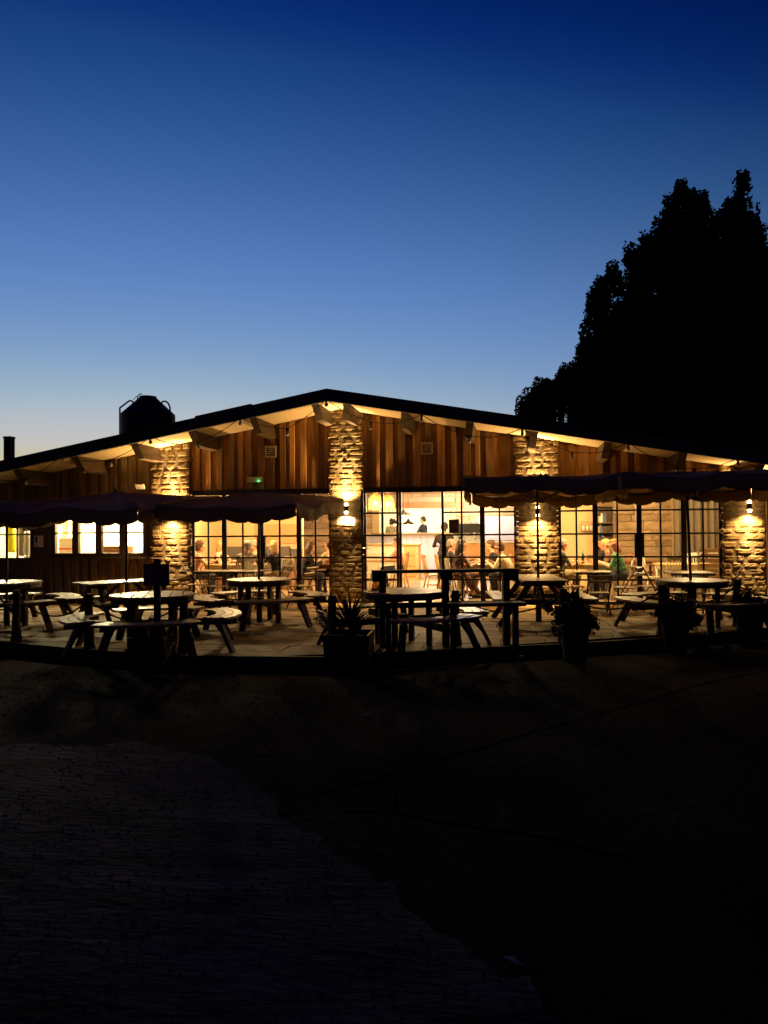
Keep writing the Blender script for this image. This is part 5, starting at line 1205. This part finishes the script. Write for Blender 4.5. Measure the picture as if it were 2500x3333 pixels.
        if hair == 'curly':
            for k in range(70):
                a = rg.uniform(-2.3, 2.3); z = rg.uniform(-.13, .13); rr = .098 * math.sqrt(max(.15, 1 - (max(z, 0) / .15) ** 2)); hb.ball(Hh(rr * math.sin(a), -.02 - rr * math.cos(a), z + .02), rg.uniform(.02, .032), 7)
        if hair == 'bun': hb.ball(Hh(0, -.11, .07), .045, 9)
        hme = remeshed(hb, .009, 'hair'); hme.materials.append(hm_); hme.polygons.foreach_set('use_smooth', np.ones(len(hme.polygons), dtype=bool)); put('hair', hme, t)
    if apron:
        v = []; 
        for j in range(7):
            for i in range(7): u = i / 6 * 2 - 1; v.append((u * .15, .125 + .02 * (1 - u * u), .62 + j * .11))
        o = B().add(v, [(j * 7 + i, j * 7 + i + 1, (j + 1) * 7 + i + 1, (j + 1) * 7 + i) for j in range(6) for i in range(6)]).obj('apron', white_m, t, smooth=True); o.modifiers.new('t', 'SOLIDIFY').thickness = .01
    if chair: spindle_chair(chair, (base.x, base.y), rzr, chair_label)
    return t
E = [(-.14, .40, .80), (.14, .42, .80)]
person(652, 17.35, -75, 'woman with curly hair in a red striped top sitting at the left of the window', cl['striped'], 'curly', 'brown', lean=14, nod=14, sleeves='long', hands=((-.10, .45, .84), (.12, .48, .86)), chair=white_paint, chair_label='cream spindle chair under the woman in the striped top')
person(722, 18.15, -100, 'woman with wavy shoulder-length hair in a dark strap top behind the striped top', cl['black'], 'bob', 'blonde', lean=10, nod=8, sleeves='none', sk=skin_pale)
person(805, 17.15, 12, 'man in a grey shirt with his back to the window at the left table', cl['greysh'], 'short', 'grey', lean=8, yaw=25, nod=8, legs=khaki, chair=white_paint, chair_label='cream spindle chair under the man in the grey shirt')
person(828, 18.5, 125, 'man with a ruddy face across the left table, partly hidden by the grey shirt', cl['beige'], 'short', 'grey', lean=10, sk=skin_red)
person(890, 17.45, 80, 'blonde woman in black with raised elbow on a white chair', cl['black'], 'bob', 'blonde', lean=12, nod=12, sleeves='long', sk=skin_pale, legs=khaki, hands=((-.14, .40, .95), (.06, .34, 1.02)), chair=white_paint, chair_label='white spindle chair under the blonde woman in black')
person(1013, 17.55, -68, 'woman with long dark hair in black leaning over the brown table', cl['black'], 'long', 'brown', lean=22, nod=22, sleeves='long', hands=((-.12, .45, .82), (.12, .42, .82)), chair=pine, chair_label='pine spindle chair under the woman with long dark hair')
person(1070, 18.15, 60, 'man in a beige jersey seen from behind beside the middle pillar', cl['beige'], 'short', 'brown', lean=14, sleeves='long', chair=brown_wood, chair_label='brown spindle chair under the man in the beige jersey')
person(1292, 20.3, 85, 'man in a pink shirt dining alone behind the open door leaf', cl['pink'], 'short', 'brown', lean=8, nod=14, sleeves='long', sk=skin_pale, chair=pine, chair_label='pine spindle chair under the man in pink')
person(1378, 27.5, 70, 'cook in a dark shirt and white apron standing behind the serving hatch', cl['navy'], 'short', 'dark', lean=6, nod=22, stand=True, sk=skin_pale, hands=((-.15, .38, 1.10), (.15, .38, 1.12)), apron=True, floor=.27)
person(1276, 27.8, 20, 'cook in grey mostly hidden by the door post behind the serving hatch', cl['greysh'], 'short', 'dark', lean=10, nod=20, stand=True, floor=.22)
person(1447, 19.4, 15, 'person in black standing with their back to the door leaf', cl['charcoal'], 'bun', 'dark', lean=4, stand=True, sleeves='long', hands=((-.16, .34, 1.12), (.16, .32, 1.12)))
person(1470, 18.5, -75, 'man in a dark jacket at the left of the table behind the door leaf', cl['charcoal'], 'short', 'grey', lean=16, nod=14, sleeves='long', sk=skin_red, chair=pine, chair_label='pine spindle chair under the man in the dark jacket')
person(1503, 17.35, -72, 'woman with long dark hair in a dark flowered dress nearest the door leaf', cl['floral'], 'long', 'dark', lean=14, nod=12, sleeves='short', dress=True, chair=white_paint, chair_label='cream spindle chair under the woman in the flowered dress')
person(1598, 18.35, 82, 'brown-haired person in black leaning over the table, far side', cl['black'], 'short', 'brown', lean=24, nod=16, sk=skin_pale, chair=pine, chair_label='pine spindle chair under the person in black')
person(1626, 17.45, 78, 'man in a cream shirt leaning over the table beside the third pillar', cl['cream'], 'short', 'brown', lean=30, nod=18, sleeves='long', sk=skin_pale, legs=trouser, hands=((-.12, .50, .80), (.14, .46, .80)), chair=white_paint, chair_label='cream spindle chair under the man in the cream shirt')
person(1832, 17.5, -80, 'grey-haired man in a dark top cut by the third pillar', cl['charcoal'], 'short', 'grey', lean=14, nod=16, sleeves='short', sk=skin_red, legs=khaki, chair=brown_wood, chair_label='brown spindle chair under the grey-haired man')
person(1962, 18.9, 70, 'dark-haired person furthest back at the right-hand dining table', cl['black'], 'short', 'dark', lean=14, nod=10, sk=skin_red)
person(1972, 18.2, 85, 'person with cropped fair hair behind the woman in green', cl['brownt'], 'short', 'blonde', lean=22, nod=22, sk=skin_red)
person(1998, 17.35, 82, 'woman with ginger hair in a green blouse at the right-hand dining table', cl['green'], 'bob', 'ginger', lean=18, nod=20, sleeves='short', sk=skin_pale, chair=white_paint, chair_label='cream spindle chair under the woman in green')
